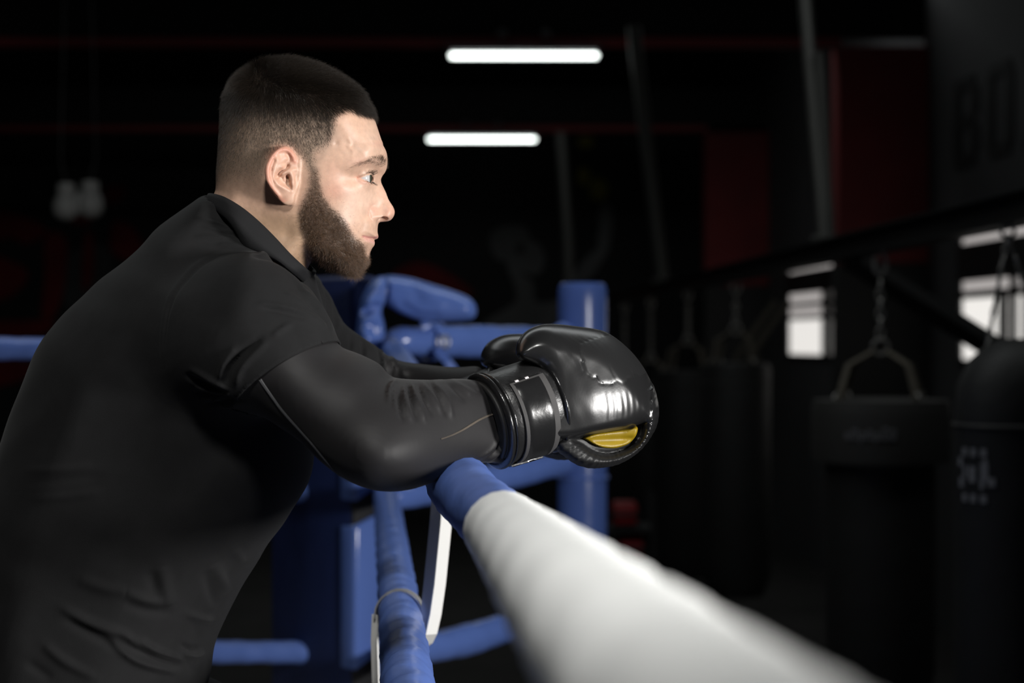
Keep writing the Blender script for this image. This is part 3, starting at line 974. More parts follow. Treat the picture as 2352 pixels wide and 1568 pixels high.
def build_person():
    build_head()
    V, Q = HEAD['V'], HEAD['Q']
    h = .0044
    tor, an, af, X1, Y1, Z1 = cloth_field(h)
    F = smin(smin(tor, an, .045), af, .045)
    org = (X1[0], Y1[0], Z1[0])
    # the body under the clothes: head and neck, then trunk, arms and hips a centimetre inside the cloth
    Fb = F[::2, ::2, ::2] + .017
    c_ = P3(594, 575, 1.93)      # below the collar only: the neck belongs to the head's surface
    Fb = np.maximum(Fb, (.60 * (X1[::2, None, None] - c_[0]) + .80 * (Z1[None, None, ::2] - c_[2])))
    Vb, Qb = surface_nets(Fb, org, h * 2)
    nb = len(V)
    px, py = seen_px(V, YH)
    tint = np.concatenate([face_tint(V, px, py), np.tile([.6, .42, .32], (len(Vb), 1))])
    me = mesh_np('person', np.concatenate([V, Vb]), np.concatenate([Q, Qb + nb]))
    vcol(me, 'tint', tint)
    body = link('person', me, skin_material())
    tag(body, 'bearded man in black long-sleeved top and boxing gloves leaning on the padded top rope', 'person')
    # eyes
    em = eye_material()
    ex, ez, ew = HEAD['eye']
    for s in (-1, 1):
        mb = MB()
        n = 36
        prof = []
        for i in range(n + 1):
            a = math.pi * i / n
            r = .0119
            if a > math.pi - .62:      # the cornea stands a little proud
                r += .0009 * (1 - math.cos((a - math.pi + .62) / .62 * math.pi / 2))
            prof.append((max(r * math.sin(a), 1e-5), -r * math.cos(a)))
        mb.lathe((0, 0, 0), prof, 36)
        e = mb.build('eye', em, None)
        e.rotation_euler = (0, math.pi / 2, 0)
        # bake the turn so that the gaze runs along local +x
        from mathutils import Matrix
        e.data.transform(Matrix.Rotation(math.pi / 2, 4, 'Y')); e.rotation_euler = (0, 0, 0)
        e.location = (ex, YH + s * ew, ez)
        e.parent = body
    grow_hair(body, V, Q)

    # ---- cloth surface
    V, Q = surface_nets(F, org, h)
    V = relax(V, Q, 3, .5)
    V, Q = subdiv(V, Q)
    V = relax(V, Q, 3, .5)
    N = vnormals(V, Q)
    near = V[:, 1] < YT
    I = np.clip(((V - np.array(org)) / h).round().astype(int), 0, np.array(F.shape) - 1)
    g = lambda A: A[I[:, 0], I[:, 1], I[:, 2]]
    ft, fn, ff = g(tor), g(an), g(af)
    px = CX + V[:, 0] * FPX / V[:, 1]; py = CY - (V[:, 2] - CAMZ) * FPX / V[:, 1]
    V = crease_disp(V, N, CREASE, (N[:, 1] < .5) & (fn < .06) | ((N[:, 1] < .3) & near))
    V = crease_disp(V, N, CREASE_FAR, (N[:, 1] < .35) & (ff < .03) & ~((fn < ft) & (fn < ff)))
    # soft random drape
    wob = (np.sin(V[:, 0] * 61 + 3 * np.sin(V[:, 2] * 23)) * np.sin(V[:, 2] * 47 + V[:, 1] * 31)) * .0008
    V = V + N * wob[:, None]
    # side of the hem: beyond it lies the tight under-sleeve
    hem_p = np.array([P3(577, 915, 1.745), P3(767, 789, 1.745), P3(640, 829, 1.675)])
    hn = np.cross(hem_p[1] - hem_p[0], hem_p[2] - hem_p[0]); hn /= np.linalg.norm(hn)
    if hn[0] < 0: hn = -hn
    s_near = (V - hem_p[0]) @ hn
    fh = np.array([P3(896, 866, 2.2), P3(910, 822, 2.19)])
    fd = np.array([.80, 0, .25]); fd /= np.linalg.norm(fd)
    s_far = (V - fh[0]) @ fd
    a_near = (fn < ft) & (fn < ff); a_far = (ff < ft) & (ff <= fn)
    # the shirt's hem stands 2.5 mm proud of the sleeve
    prn = np.where(a_near, sstep(-.05, -.002, s_near), 0) * (s_near < .004)
    prf = np.where(a_far, sstep(-.05, -.002, s_far), 0) * (s_far < .004)
    sleeve_n = a_near & (s_near > -.006); sleeve_f = a_far & (s_far > -.006)
    collar_n = np.array([.60, 0, .80]); cp = np.array(P3(594, 549, 1.93))
    above = ((V - cp) @ collar_n > 0.005) & (px > 440) & (py < 700)
    cuts = CX + V[:, 0] * FPX / V[:, 1] > 1186
    VV = V + N * ((prn + prf) * .0026)[:, None]
    cloth = mat('black_cotton', (.0092, .0092, .0098), .85, spec=.2, sheen=.03, bump=[(900, .25, 2)], vary=(40, .12))
    stretch = mat('black_stretch_fabric', (.0118, .0110, .0118), .58, spec=.27, sheen=.05, bump=[(1600, .2, 2)])
    qa = lambda m: m[Q].all(1)
    shirt_m = ~(a_near & (s_near > .002)) & ~(a_far & (s_far > .002)) & ~above
    v, q, used = keep_faces(VV, Q, qa(shirt_m))
    # straighten the hems onto their cutting planes
    e = np.sort(neighbours(q)[:len(q) * 4], axis=1)
    ue, ct = np.unique(e, axis=0, return_counts=True)
    bd = np.unique(ue[ct == 1])
    for sv, nrm_, am in ((s_near[used], hn, a_near[used]), (s_far[used], fd, a_far[used])):
        m = np.zeros(len(v), bool); m[bd] = True
        m &= am & (np.abs(sv) < 1.4 * h)
        v[m] -= (sv[m] - .001)[:, None] * nrm_
    shirt = link('shirt', mesh_np('shirt', v, q), cloth, body)
    so = shirt.modifiers.new('thickness', 'SOLIDIFY'); so.thickness = .0018; so.offset = -1
    for nm, m, lab in (('under_sleeve', sleeve_n & ~cuts, None), ('under_sleeve', sleeve_f, None)):
        v, q, used = keep_faces(V, Q, qa(m))
        o = link(nm, mesh_np(nm, v, q), stretch, body)
    # ---- stitched seam of the near under-sleeve, and a painted strip for the forearm's glint
    nm_ = sleeve_n & (N[:, 1] < -.05)
    nv = V[nm_]; nn_ = N[nm_]
    npx = CX + nv[:, 0] * FPX / nv[:, 1]; npy = CY - (nv[:, 2] - CAMZ) * FPX / nv[:, 1]

    def seam(name, seam_px, w0, w1, material, lab):
        path, nrm = [], []
        for a, b in spline(seam_px, 6, False):
            d = (npx - a) ** 2 + (npy - b) ** 2
            k = np.argsort(d)[:6]
            if d[k[0]] > 150: continue
            w = 1 / (d[k] + 1)
            path.append((nv[k] * w[:, None]).sum(0) / w.sum()); nrm.append((nn_[k] * w[:, None]).sum(0))
        path = np.array(path); nrm = np.array(nrm); nrm /= np.linalg.norm(nrm, axis=1)[:, None]
        for _ in range(4):
            path[1:-1] = (path[:-2] + 2 * path[1:-1] + path[2:]) / 4
        tan = np.gradient(path, axis=0); tan /= np.linalg.norm(tan, axis=1)[:, None]
        sd = np.cross(nrm, tan)
        mb = MB()
        sub = 6
        P_ = []
        for i in range(len(path) - 1):
            for t in np.arange(sub) / sub:
                P_.append([path[i] * (1 - t) + path[i + 1] * t, nrm[i] * (1 - t) + nrm[i + 1] * t, sd[i] * (1 - t) + sd[i + 1] * t])
        for i, (p, nq, s_) in enumerate(P_):
            if i % 2: continue
            t_ = (P_[min(i + 1, len(P_) - 1)][0] - P_[max(i - 1, 0)][0]); t_ /= np.linalg.norm(t_)
            f = i / len(P_)
            w = w0 + (w1 - w0) * math.sin(math.pi * min(1, f * 1.0))
            for sg in (-1, 1):
                c = p + nq * .0009
                mb.add([c - s_ * w * sg - t_ * .0006, c - s_ * w * sg + t_ * .0002, c + s_ * w * .1 * sg + t_ * .0011, c + s_ * w * .1 * sg + t_ * .0003, c - s_ * w * .5 * sg + nq * .0004],
                       [(0, 1, 4), (1, 2, 4), (2, 3, 4), (3, 0, 4)])
        sm = mb.build(name, material, body, smooth=False)
        sm['label'] = lab; sm['kind'] = 'stuff'
    seam('sleeve_seam', [(598, 872), (612, 893), (632, 920), (660, 955), (690, 988), (720, 1022), (750, 1058), (778, 1090), (800, 1106)], .0017, .0017, mat('grey_thread', (.12, .12, .125), .7), 'grey stitched seam')
    seam('forearm_glint', [(1012, 1008), (1035, 1000), (1060, 988), (1080, 976), (1100, 964), (1125, 953), (1150, 947), (1166, 944)], .0005, .0010, mat('tan_glint', (.15, .125, .10), .5), 'tan strip painted for the glint of light along the forearm')  # tan colour stands in for light glinting on the sleeve

    # ---- standing collar
    up = [(478, 444), (489, 444), (516, 452), (553, 473.5), (591, 504), (630, 542), (668, 583), (700, 613), (713, 624)]
    lo = [(473, 468), (486, 476), (512, 494), (538, 514), (566, 545), (600, 570), (640, 598), (676, 628), (699, 648)]
    n = len(up)
    w_up = [8, 36, 57, 67, 70, 70, 66, 54, 9]
    w_lo = [10, 42, 64, 77, 81, 81, 75, 60, 12]
    yc = YH + .006
    ring_u, ring_l = [], []
    for (a, b), w, ring in [(x, y, ring_u) for x, y in zip(up, w_up)] + [(x, y, ring_l) for x, y in zip(lo, w_lo)]:
        ring.append(P3(a, b, yc - w * MM))
    def close(r):
        far = [(x, 2 * yc - y, z) for x, y, z in r][::-1]
        return spline(np.array(r + far), 5)
    U, Lw = close(ring_u), close(ring_l)
    m = len(U)
    rows = [Lw + (Lw - U) * .7, Lw, Lw * .66 + U * .34, Lw * .3 + U * .7, U]
    cen = U.mean(0)
    bulge = [-.016, .002, .0022, .0012, 0]
    v = []
    for r, bl in zip(rows, bulge):
        o_ = r - cen; o_ /= np.linalg.norm(o_, axis=1)[:, None]
        v.append(r + o_ * bl)
    inner = U + (cen - U) / np.linalg.norm(cen - U, axis=1)[:, None] * .0022
    v += [inner, inner * .4 + (Lw + (cen - Lw) * .04) * .6]
    v = np.concatenate(v)
    f = []
    for r in range(6):
        for k in range(m):
            f.append((r * m + k, r * m + (k + 1) % m, (r + 1) * m + (k + 1) % m, (r + 1) * m + k))
    col = link('collar', mesh_np('collar', v, np.array(f)), mat('black_rib', (.011, .011, .012), .8, spec=.2, bump=(700, .2, 2)), body)

    # ---- trousers and shoes, below the picture: he stands on the canvas
    tr = mat('black_trousers', (.012, .012, .014), .85, bump=(300, .2, 3))
    sh = mat('black_shoe', (.012, .012, .012), .5)
    mb = MB()
    hip = [P3(-45, 1700, 1.93), P3(430, 1700, 1.93)]
    hx = (hip[0][0] + hip[1][0]) / 2
    mb.tube([(hx + .015, 1.93, .93), (hx + .01, 1.93, .87), (hx, 1.93, .80), (hx - .02, 1.93, .74)], [.150, .152, .150, .12], 24, flat=1.0, up=(0, 0, 1))
    for s in (-1, 1):
        mb.tube([(hx - .005, 1.93 + s * .09, .84), (hx + .01, 1.93 + s * .1, .62), (hx + .03, 1.93 + s * .12, .47), (hx - .05, 1.93 + s * .13, .26), (hx - .10, 1.93 + s * .14, .09)], [.095, .086, .066, .056, .052], 18)
    mb.build('trousers', tr, body)
    for s in (-1, 1):
        a = MB()
        y = 1.93 + s * .145
        a.tube([(hx - .15, y, .045), (hx - .10, y, .052), (hx - .02, y, .045), (hx + .06, y, .034), (hx + .11, y, .028)], [.034, .046, .044, .040, .030], 16, ends=4, flat=.95)
        a.box((hx - .18, y - .042, .0), (hx + .135, y + .042, .018), .008)
        a.build('shoe', sh, body)
    return body
# ------------------------------------------------------------------ boxing gloves
YG = 1.865


def leather(name, rough, bumps, attr=None):
    m = mat(name, (.012, .012, .0125), rough, spec=.55, bump=bumps)
    if attr:      # the old outer skin has gone dull where it is cracked
        nt = m.node_tree
        a = nt.nodes.new('ShaderNodeAttribute'); a.attribute_name = attr
        r = nt.nodes.new('ShaderNodeMapRange'); r.inputs['To Min'].default_value = rough; r.inputs['To Max'].default_value = .45
        nt.links.new(a.outputs['Fac'], r.inputs['Value'])
        nt.links.new(r.outputs['Result'], nt.nodes['Principled BSDF'].inputs['Roughness'])
        r2 = nt.nodes.new('ShaderNodeMapRange'); r2.inputs['To Min'].default_value = .55; r2.inputs['To Max'].default_value = .22
        nt.links.new(a.outputs['Fac'], r2.inputs['Value'])
        nt.links.new(r2.outputs['Result'], nt.nodes['Principled BSDF'].inputs['Specular IOR Level'])
    return m


def build_glove():
    h = .00165
    U = [(1190, 822), (1185, 796), (1197, 771), (1217, 755), (1247, 745), (1283, 745), (1321, 749), (1366, 755), (1394, 763), (1425, 783), (1458, 813), (1485, 849), (1503, 884.5), (1515, 920), (1517, 945), (1511, 968), (1495, 980), (1469, 980), (1440, 988), (1400, 993), (1350, 1000), (1303, 1006), (1255, 1000), (1250, 950), (1250, 900), (1235, 850)]
    L = [(1500, 880), (1517, 935), (1515, 974), (1500, 1003.6), (1479, 1030), (1452, 1051), (1416.5, 1067.5), (1378, 1073), (1348, 1072), (1318, 1061.6), (1291.5, 1042), (1277, 1030), (1268, 1005), (1300, 990), (1330, 1006), (1358, 1024), (1385, 1033), (1418, 1031), (1448, 1019), (1464, 1000), (1470, 970), (1478, 920)]
    X1, Y1, Z1 = grid((-.0, YG - .108, CAMZ - .145), (.172, YG + .108, CAMZ + .027), h)
    X, Z = np.meshgrid(X1, Z1, indexing='ij')
    u = YG / FPX
    SL, XG = .53, P(1385, 0, YG)[0]      # the hand turns away from the camera like the forearm
    W3 = lambda pts: np.array([P(a, b, YG) for a, b in spline(pts, 4)])

    def part(pts, de, bb, flow=None):
        D = poly_sdf(X, Z, W3(pts))
        DE = np.clip(rbf([P(a, b, YG) for a, b, _ in de], [c for *_, c in de], X, Z), 8, 120) * u
        B = rbf([P(a, b, YG) for a, b, _ in bb], [c for *_, c in bb], X, Z) * MM
        return D, DE, B

    def field(D, DE, B):
        e1 = np.clip(1 - D / DE, 0, None)
        return (np.sqrt(e1[:, None, :] ** 2 + ((Y1[None, :, None] - YG - SL * (X[:, None, :] - XG)) / B[:, None, :]) ** 2) - 1) * np.minimum(np.minimum(B, DE), .03)[:, None, :]
    D, DE, B = part(U, [(1200, 780, 46), (1280, 746, 80), (1400, 765, 100), (1485, 850, 90), (1516, 940, 60), (1490, 980, 22), (1400, 993, 22), (1300, 1005, 20), (1250, 940, 34), (1235, 850, 32), (1188, 815, 20)],
                    [(1205, 790, 34), (1260, 770, 44), (1380, 770, 46), (1310, 850, 51), (1360, 850, 53.5), (1420, 850, 54), (1310, 900, 55.5), (1350, 900, 58.5), (1420, 900, 59), (1310, 940, 56.5), (1350, 940, 59.5), (1420, 940, 60), (1500, 930, 53), (1310, 990, 54), (1420, 985, 57), (1490, 975, 50)])

    def ln(pts, w, amp, closed=False):
        d, t = line_dist(X, Z, [P(a, b, YG - .045) for a, b in spline(pts, 4, closed)])
        return amp * np.exp(-(d / (w * u)) ** 2) * MM * np.sin(np.pi * np.clip(t * .9 + .05, 0, 1)) ** .6
    # seams, the torn flap of the outer skin, pleats at the knuckles
    B = B - ln([(1186, 815), (1184, 795), (1198, 770), (1230, 752)], 2, .8) - ln([(1205, 765), (1260, 775), (1290, 800), (1330, 850)], 10, 1.2)
    tear = [(1342, 850), (1352, 859), (1361, 865), (1368, 861), (1377, 877), (1384, 879), (1394, 876), (1402, 879), (1412, 873), (1419, 871), (1428, 877), (1439, 876), (1441, 868), (1449, 866), (1457, 866), (1453, 853), (1470, 864), (1490, 850), (1470, 800), (1400, 770), (1330, 790)]
    T = poly_sdf(X, Z, np.array([P(a, b, YG - .05) for a, b in tear]))
    B = B + .0006 * sstep(-.0008, .0004, T) - .0006 * np.exp(-((T + .0006) / .0008) ** 2)
    B = B - ln([(1400, 838), (1408, 858), (1416, 870)], 2.4, .7) - ln([(1447, 845), (1454, 858), (1458, 866)], 2.4, .6) - ln([(1377, 761), (1386, 772), (1394, 782)], 2.2, .7)
    for k in range(9):
        x0 = 1250 + 17 * k
        B = B - ln([(x0 - 8, 768 + k), (x0 + 14, 782 + k), (x0 + 30, 800 + k)], 2.2, .22)
    for k in range(7):
        x0 = 1392 + 14 * k
        B = B - ln([(x0 - 6, 905 - 2 * k), (x0, 935), (x0 - 2, 972)], 5, .28) + ln([(x0 + 2, 905 - 2 * k), (x0 + 7, 938), (x0 + 4, 975)], 4, .16)
    B = B + .00008 * np.sin(X * 330 + np.sin(Z * 70) * 2) * np.sin(Z * 110 + X * 40)
    B = np.clip(B, .015, .063)
    FU = field(D, DE, B)
    D, DE, B = part(L, [(1516, 950, 34), (1500, 1003, 28), (1420, 1060, 24), (1340, 1066, 24), (1280, 1025, 20), (1300, 995, 16), (1420, 1031, 14), (1470, 960, 20)],
                    [(1500, 960, 52), (1490, 1000, 52), (1440, 1045, 51), (1380, 1055, 50), (1320, 1045, 46), (1285, 1015, 40)])
    # radial pleats round the curled fingers
    cx, cz = P(1400, 985, YG)
    ang = np.arctan2(Z - cz, X - cx)
    pl = np.sin(ang * 46 + 2.5 * np.sin(ang * 7)) * .0006 + np.sin(ang * 83 + 1) * .0002
    B = B + pl
    D = D + pl * .35
    FL = field(D, DE, B)
    D, DE, B = part([(1275, 1000), (1300, 985), (1400, 975), (1480, 960), (1490, 990), (1460, 1030), (1400, 1050), (1330, 1040), (1285, 1025)], [(1400, 1000, 24), (1300, 1000, 20)], [(1300, 1000, 34), (1400, 1010, 33), (1480, 990, 33)])
    F = smin(smin(FU, FL, .0025), field(D, DE, B), .001)
    # the wearer's hand and the padding fill the fold between palm and fingers
    V, Q = surface_nets(F.astype(np.float32), (X1[0], Y1[0], Z1[0]), h)
    V = relax(V, Q, 2, .4)
    gx = CX + V[:, 0] * FPX / (V[:, 1]); gy = CY - (V[:, 2] - CAMZ) * FPX / V[:, 1]
    matte = sstep(-2, 2, poly_sdf(gx, gy, np.array(tear, float))) * (V[:, 1] < YG + SL * (V[:, 0] - XG))
    matte = np.maximum(matte * .7, 1.3 * sstep(1000, 1012, gy) * sstep(1490, 1440, gx))
    c = P3(1345, 905, YG)
    root = empty('boxing_glove', c)
    gme = mesh_np('glove_body', V, Q)
    vcol(gme, 'matte', np.repeat(matte[:, None], 3, 1))
    body = link('glove_body', gme, leather('black_leather', .25, [(420, .04, 4), (1500, .05, 2)], 'matte'), root)
    # yellow lining of the palm
    lin = [(1334, 1004), (1360, 992), (1387, 988), (1443, 982), (1458, 978), (1468, 979), (1472, 989), (1465, 1009), (1449, 1024), (1425, 1033), (1404, 1035), (1378, 1031), (1352, 1018)]
    h2 = .0013
    A1, A2, A3 = grid((P(1310, 0, YG)[0], YG - .085, P(0, 1055, YG)[1]), (P(1495, 0, YG)[0], YG + .085, P(0, 960, YG)[1]), h2)
    XX, ZZ = np.meshgrid(A1, A3, indexing='ij')
    D = poly_sdf(XX, ZZ, np.array([P(a, b, YG - .040) for a, b in spline(lin, 4)]))
    bb = .0445 - .004 * sstep(P(1340, 0, YG)[0], P(1400, 0, YG)[0], XX) + .008 * sstep(P(1420, 0, YG)[0], P(1480, 0, YG)[0], XX) - .004 * np.exp(-((ZZ - P(0, 1006, YG)[1]) / .004) ** 2)
    e1 = np.clip(1 - D / .004, 0, None)
    Fy = (np.sqrt(e1[:, None, :] ** 2 + ((A2[None, :, None] - YG - SL * (XX[:, None, :] - XG)) / bb[:, None, :]) ** 2) - 1) * .006
    V, Q = surface_nets(Fy.astype(np.float32), (A1[0], A2[0], A3[0]), h2)
    V = relax(V, Q, 2, .4)
    o = link('palm_lining', mesh_np('palm_lining', V, Q), mat('yellow_leather', (.25, .165, .001), .5, bump=(500, .12, 3)), root)
    o['label'] = 'yellow palm lining'
    # ---- cuff: an elliptic tube about the wrist, turned a little away from the camera
    A = np.array(P3(1126, 966, 1.80)); Bp = np.array(P3(1250, 926, 1.832))
    ax = (Bp - A) / np.linalg.norm(Bp - A)
    up = np.array([0, 0, 1.0]); up -= ax * up.dot(ax); up /= np.linalg.norm(up)
    tw = np.cross(up, ax); tw = tw if tw[1] < 0 else -tw       # towards the camera
    Ln = np.linalg.norm(Bp - A)

    def cp(s, phi, r):
        """s along the wrist 0..1, phi 0 towards camera, 90 up; r extra radius"""
        a = math.radians(phi)
        ru, rt = .0480 + r, .0470 + r
        ru *= 1 + .04 * s; rt *= 1 + .05 * s
        return A + ax * (s * Ln) + tw * (math.cos(a) * rt) + up * (math.sin(a) * ru)
    n = 56

    def sweep(prof):
        v, f = [], []
        m = len(prof)
        for s, r in prof:
            for k in range(n):
                v.append(cp(s, 360 * k / n, r))
        for i in range(m - 1):
            for k in range(n):
                f.append((i * n + k, i * n + (k + 1) % n, (i + 1) * n + (k + 1) % n, (i + 1) * n + k))
        return v, f
    arcp = lambda s0, r0, w, t, k=8: [(s0 + w * math.sin(a), r0 + t * math.cos(a)) for a in np.linspace(-math.pi / 2, math.pi / 2, k)]
    mb = MB()
    mb.add(*sweep([(.02, -.012), (.0, -.004), (.0, -.001), (.03, .0006), (.2, .0012), (.5, .0016), (.8, .0012), (.97, .0008), (1.05, -.002), (1.15, -.010)]))
    cuff = mb.build('cuff', leather('wrinkled_cuff_leather', .36, [(330, .35, 5), (900, .15, 3)]), root, sharp=60)
    for s0, w, t, nm in ((-.03, .045, .0045, 'cuff_rim'), (.055, .035, .0034, 'cuff_piping'), (.955, .04, .0042, 'cuff_piping')):
        mb = MB()
        mb.add(*sweep([(s0 - w, -.004)] + arcp(s0, .0004, w, t) + [(s0 + w, -.004)]))
        mb.build(nm, leather('glossy_piping', .2, [(260, .3, 4)]), root)
    mb = MB()
    mb.add(*sweep([(-.14, -.016), (-.13, -.008)] + arcp(-.1, -.006, .035, .003) + arcp(-.055, -.005, .03, .003) + [(-.01, -.010)]))
    mb.build('cuff_lining', mat('black_lining', (.012, .012, .012), .6, bump=(300, .2, 3)), root)
    # ---- hook-and-loop strap

    def patch(s0, s1, p0, p1, r, thick, name, m, ns=10, npn=22, wave=0):
        v, f = [], []
        for lay, rr in ((0, r), (1, r + thick)):
            for i in range(ns + 1):
                for j in range(npn + 1):
                    s = s0 + (s1 - s0) * i / ns; p = p0 + (p1 - p0) * j / npn
                    edge = 0 if lay == 0 else -.0007 * (i in (0, ns) or j in (0, npn))
                    v.append(cp(s, p, rr + edge + wave * math.sin(j * 1.3 + i)))
        w = npn + 1; off = (ns + 1) * w
        for i in range(ns):
            for j in range(npn):
                a = i * w + j
                f.append((off + a, off + a + 1, off + a + w + 1, off + a + w)); f.append((a, a + w, a + w + 1, a + 1))
        for i in range(ns):
            for j in (0, npn):
                a = i * w + j; f.append((a, a + w, off + a + w, off + a))
        for j in range(npn):
            for i in (0, ns):
                a = i * w + j; f.append((a, a + 1, off + a + 1, off + a))
        mb = MB(); mb.add(v, f)
        return mb.build(name, m, root, sharp=50)
    grey = mat('grey_webbing', (.05, .048, .048), .75, bump=(900, .4, 2))
    gloss = leather('glossy_strap', .2, [(25, .10, 3), (400, .08, 3)])
    patch(.20, .80, -76, 46, .0020, .0022, 'strap_edging', grey)
    st = patch(.255, .70, -70, 43, .0038, .0012, 'wrist_strap', gloss)
    st['label'] = 'glossy hook-and-loop wrist strap with grey edging'
    patch(.12, .70, -104, -80, .0035, .0022, 'strap_end', gloss, wave=.0002)
    patch(.13, .69, -105, -102.5, .0060, .0008, 'strap_end_trim', gloss)
    # two bright stitches on the strap's upper corner
    for s0 in (.29, .47):
        patch(s0, s0 + .06, 44.2, 47, .0048, .0009, 'stitch', mat('white_thread', (.75, .7, .72), .5), ns=2, npn=3)
    tag(root, 'black leather boxing glove with cracked skin and yellow palm lining, near the camera', 'boxing glove', 'boxing gloves on his hands')
    # ---- the other glove, worn on the far hand behind it
    far = copy_tree(root)
    far.location = P3(1266, 906, 2.07)
    far.rotation_euler = (0, math.radians(-4), math.radians(8))
    far.scale = (1, -1, 1)
    far['label'] = 'black boxing glove mostly hidden behind the glove with the yellow palm lining'
    # inside lining: the far glove keeps the same build
    return root
# ------------------------------------------------------------------ the ring: ropes, corner, post
BLUE = (.105, .180, .50)


def vinyl(name, base, rough=.32, bumps=None):
    return mat(name, base, rough, spec=.5, bump=bumps or [(9, .10, 3), (60, .08, 3)])


def rope_tube(pts, r, wob=.0, seed=0, k=10, n=20, pleat=0):
    """wrinkled padded tube through pts"""
    sp = spline(np.array(pts, float), k, False)
    rng = np.random.default_rng(seed)
    # resample evenly
    d = np.concatenate([[0], np.cumsum(np.linalg.norm(np.diff(sp, axis=0), axis=1))])
    m = max(8, int(d[-1] / .012))
    q = np.linspace(0, d[-1], m)
    sp = np.stack([np.interp(q, d, sp[:, i]) for i in range(3)], 1)
    v, f = [], []
    t = np.gradient(sp, axis=0); t /= np.linalg.norm(t, axis=1)[:, None]
    s = np.cross(t, [0, 0, 1.0]); s /= np.linalg.norm(s, axis=1)[:, None]
    w = np.cross(s, t)
    ph = rng.random(8) * 6.28
    rad = np.interp(np.linspace(0, 1, m), np.linspace(0, 1, len(r)), r) if hasattr(r, '__len__') else np.full(m, r)
    for i in range(m):
        for j in range(n):
            a = 2 * math.pi * j / n
            rr = rad[i] * (1 + wob * (math.sin(q[i] * 95 + 2.2 * math.sin(a + ph[0]) + ph[1]) * .5 + math.sin(q[i] * 41 + 1.7 * math.sin(2 * a + ph[2]) + ph[3]) * .6 + pleat * math.sin(q[i] * 190 + 3 * math.sin(a + ph[4])) * .35))
            v.append(sp[i] + s[i] * (math.cos(a) * rr) + w[i] * (math.sin(a) * rr))
    for i in range(m - 1):
        for j in range(n):
            f.append((i * n + j, i * n + (j + 1) % n, (i + 1) * n + (j + 1) % n, (i + 1) * n + j))
    f.append(tuple(reversed(range(n)))); f.append(tuple((m - 1) * n + j for j in range(n)))
    return MB().add(v, f)


def band(pts, wid, width, thick):
    """flat strap along pts; wid = direction(s) of its width"""
    pts = [np.array(p, float) for p in pts]
    v, f = [], []
    m = len(pts)
    for i in range(m):
        t = pts[min(i + 1, m - 1)] - pts[max(i - 1, 0)]; t /= np.linalg.norm(t)
        w = np.array(wid[i] if hasattr(wid[0], '__len__') else wid, float)
        w = w - t * w.dot(t); w /= np.linalg.norm(w)
        nn = np.cross(t, w)
        for a, b in ((-1, -1), (1, -1), (1, 1), (-1, 1)):
            v.append(pts[i] + w * (a * width / 2) + nn * (b * thick / 2))
    for i in range(m - 1):
        for j in range(4):
            f.append((i * 4 + j, i * 4 + (j + 1) % 4, (i + 1) * 4 + (j + 1) % 4, (i + 1) * 4 + j))
    f.append((3, 2, 1, 0)); f.append(tuple((m - 1) * 4 + j for j in range(4)))
    return MB().add(v, f)


CORNER = P3(892, 797, 4.10)
ROPE_TOP = [P3(900, 800, 4.10), P3(960, 905, 2.9), P3(1022, 1030, 2.1), P3(1054, 1112, 1.78), P3(1141, 1200, 1.55), P3(1273, 1340, .966), P3(1613, 1705, .483)]


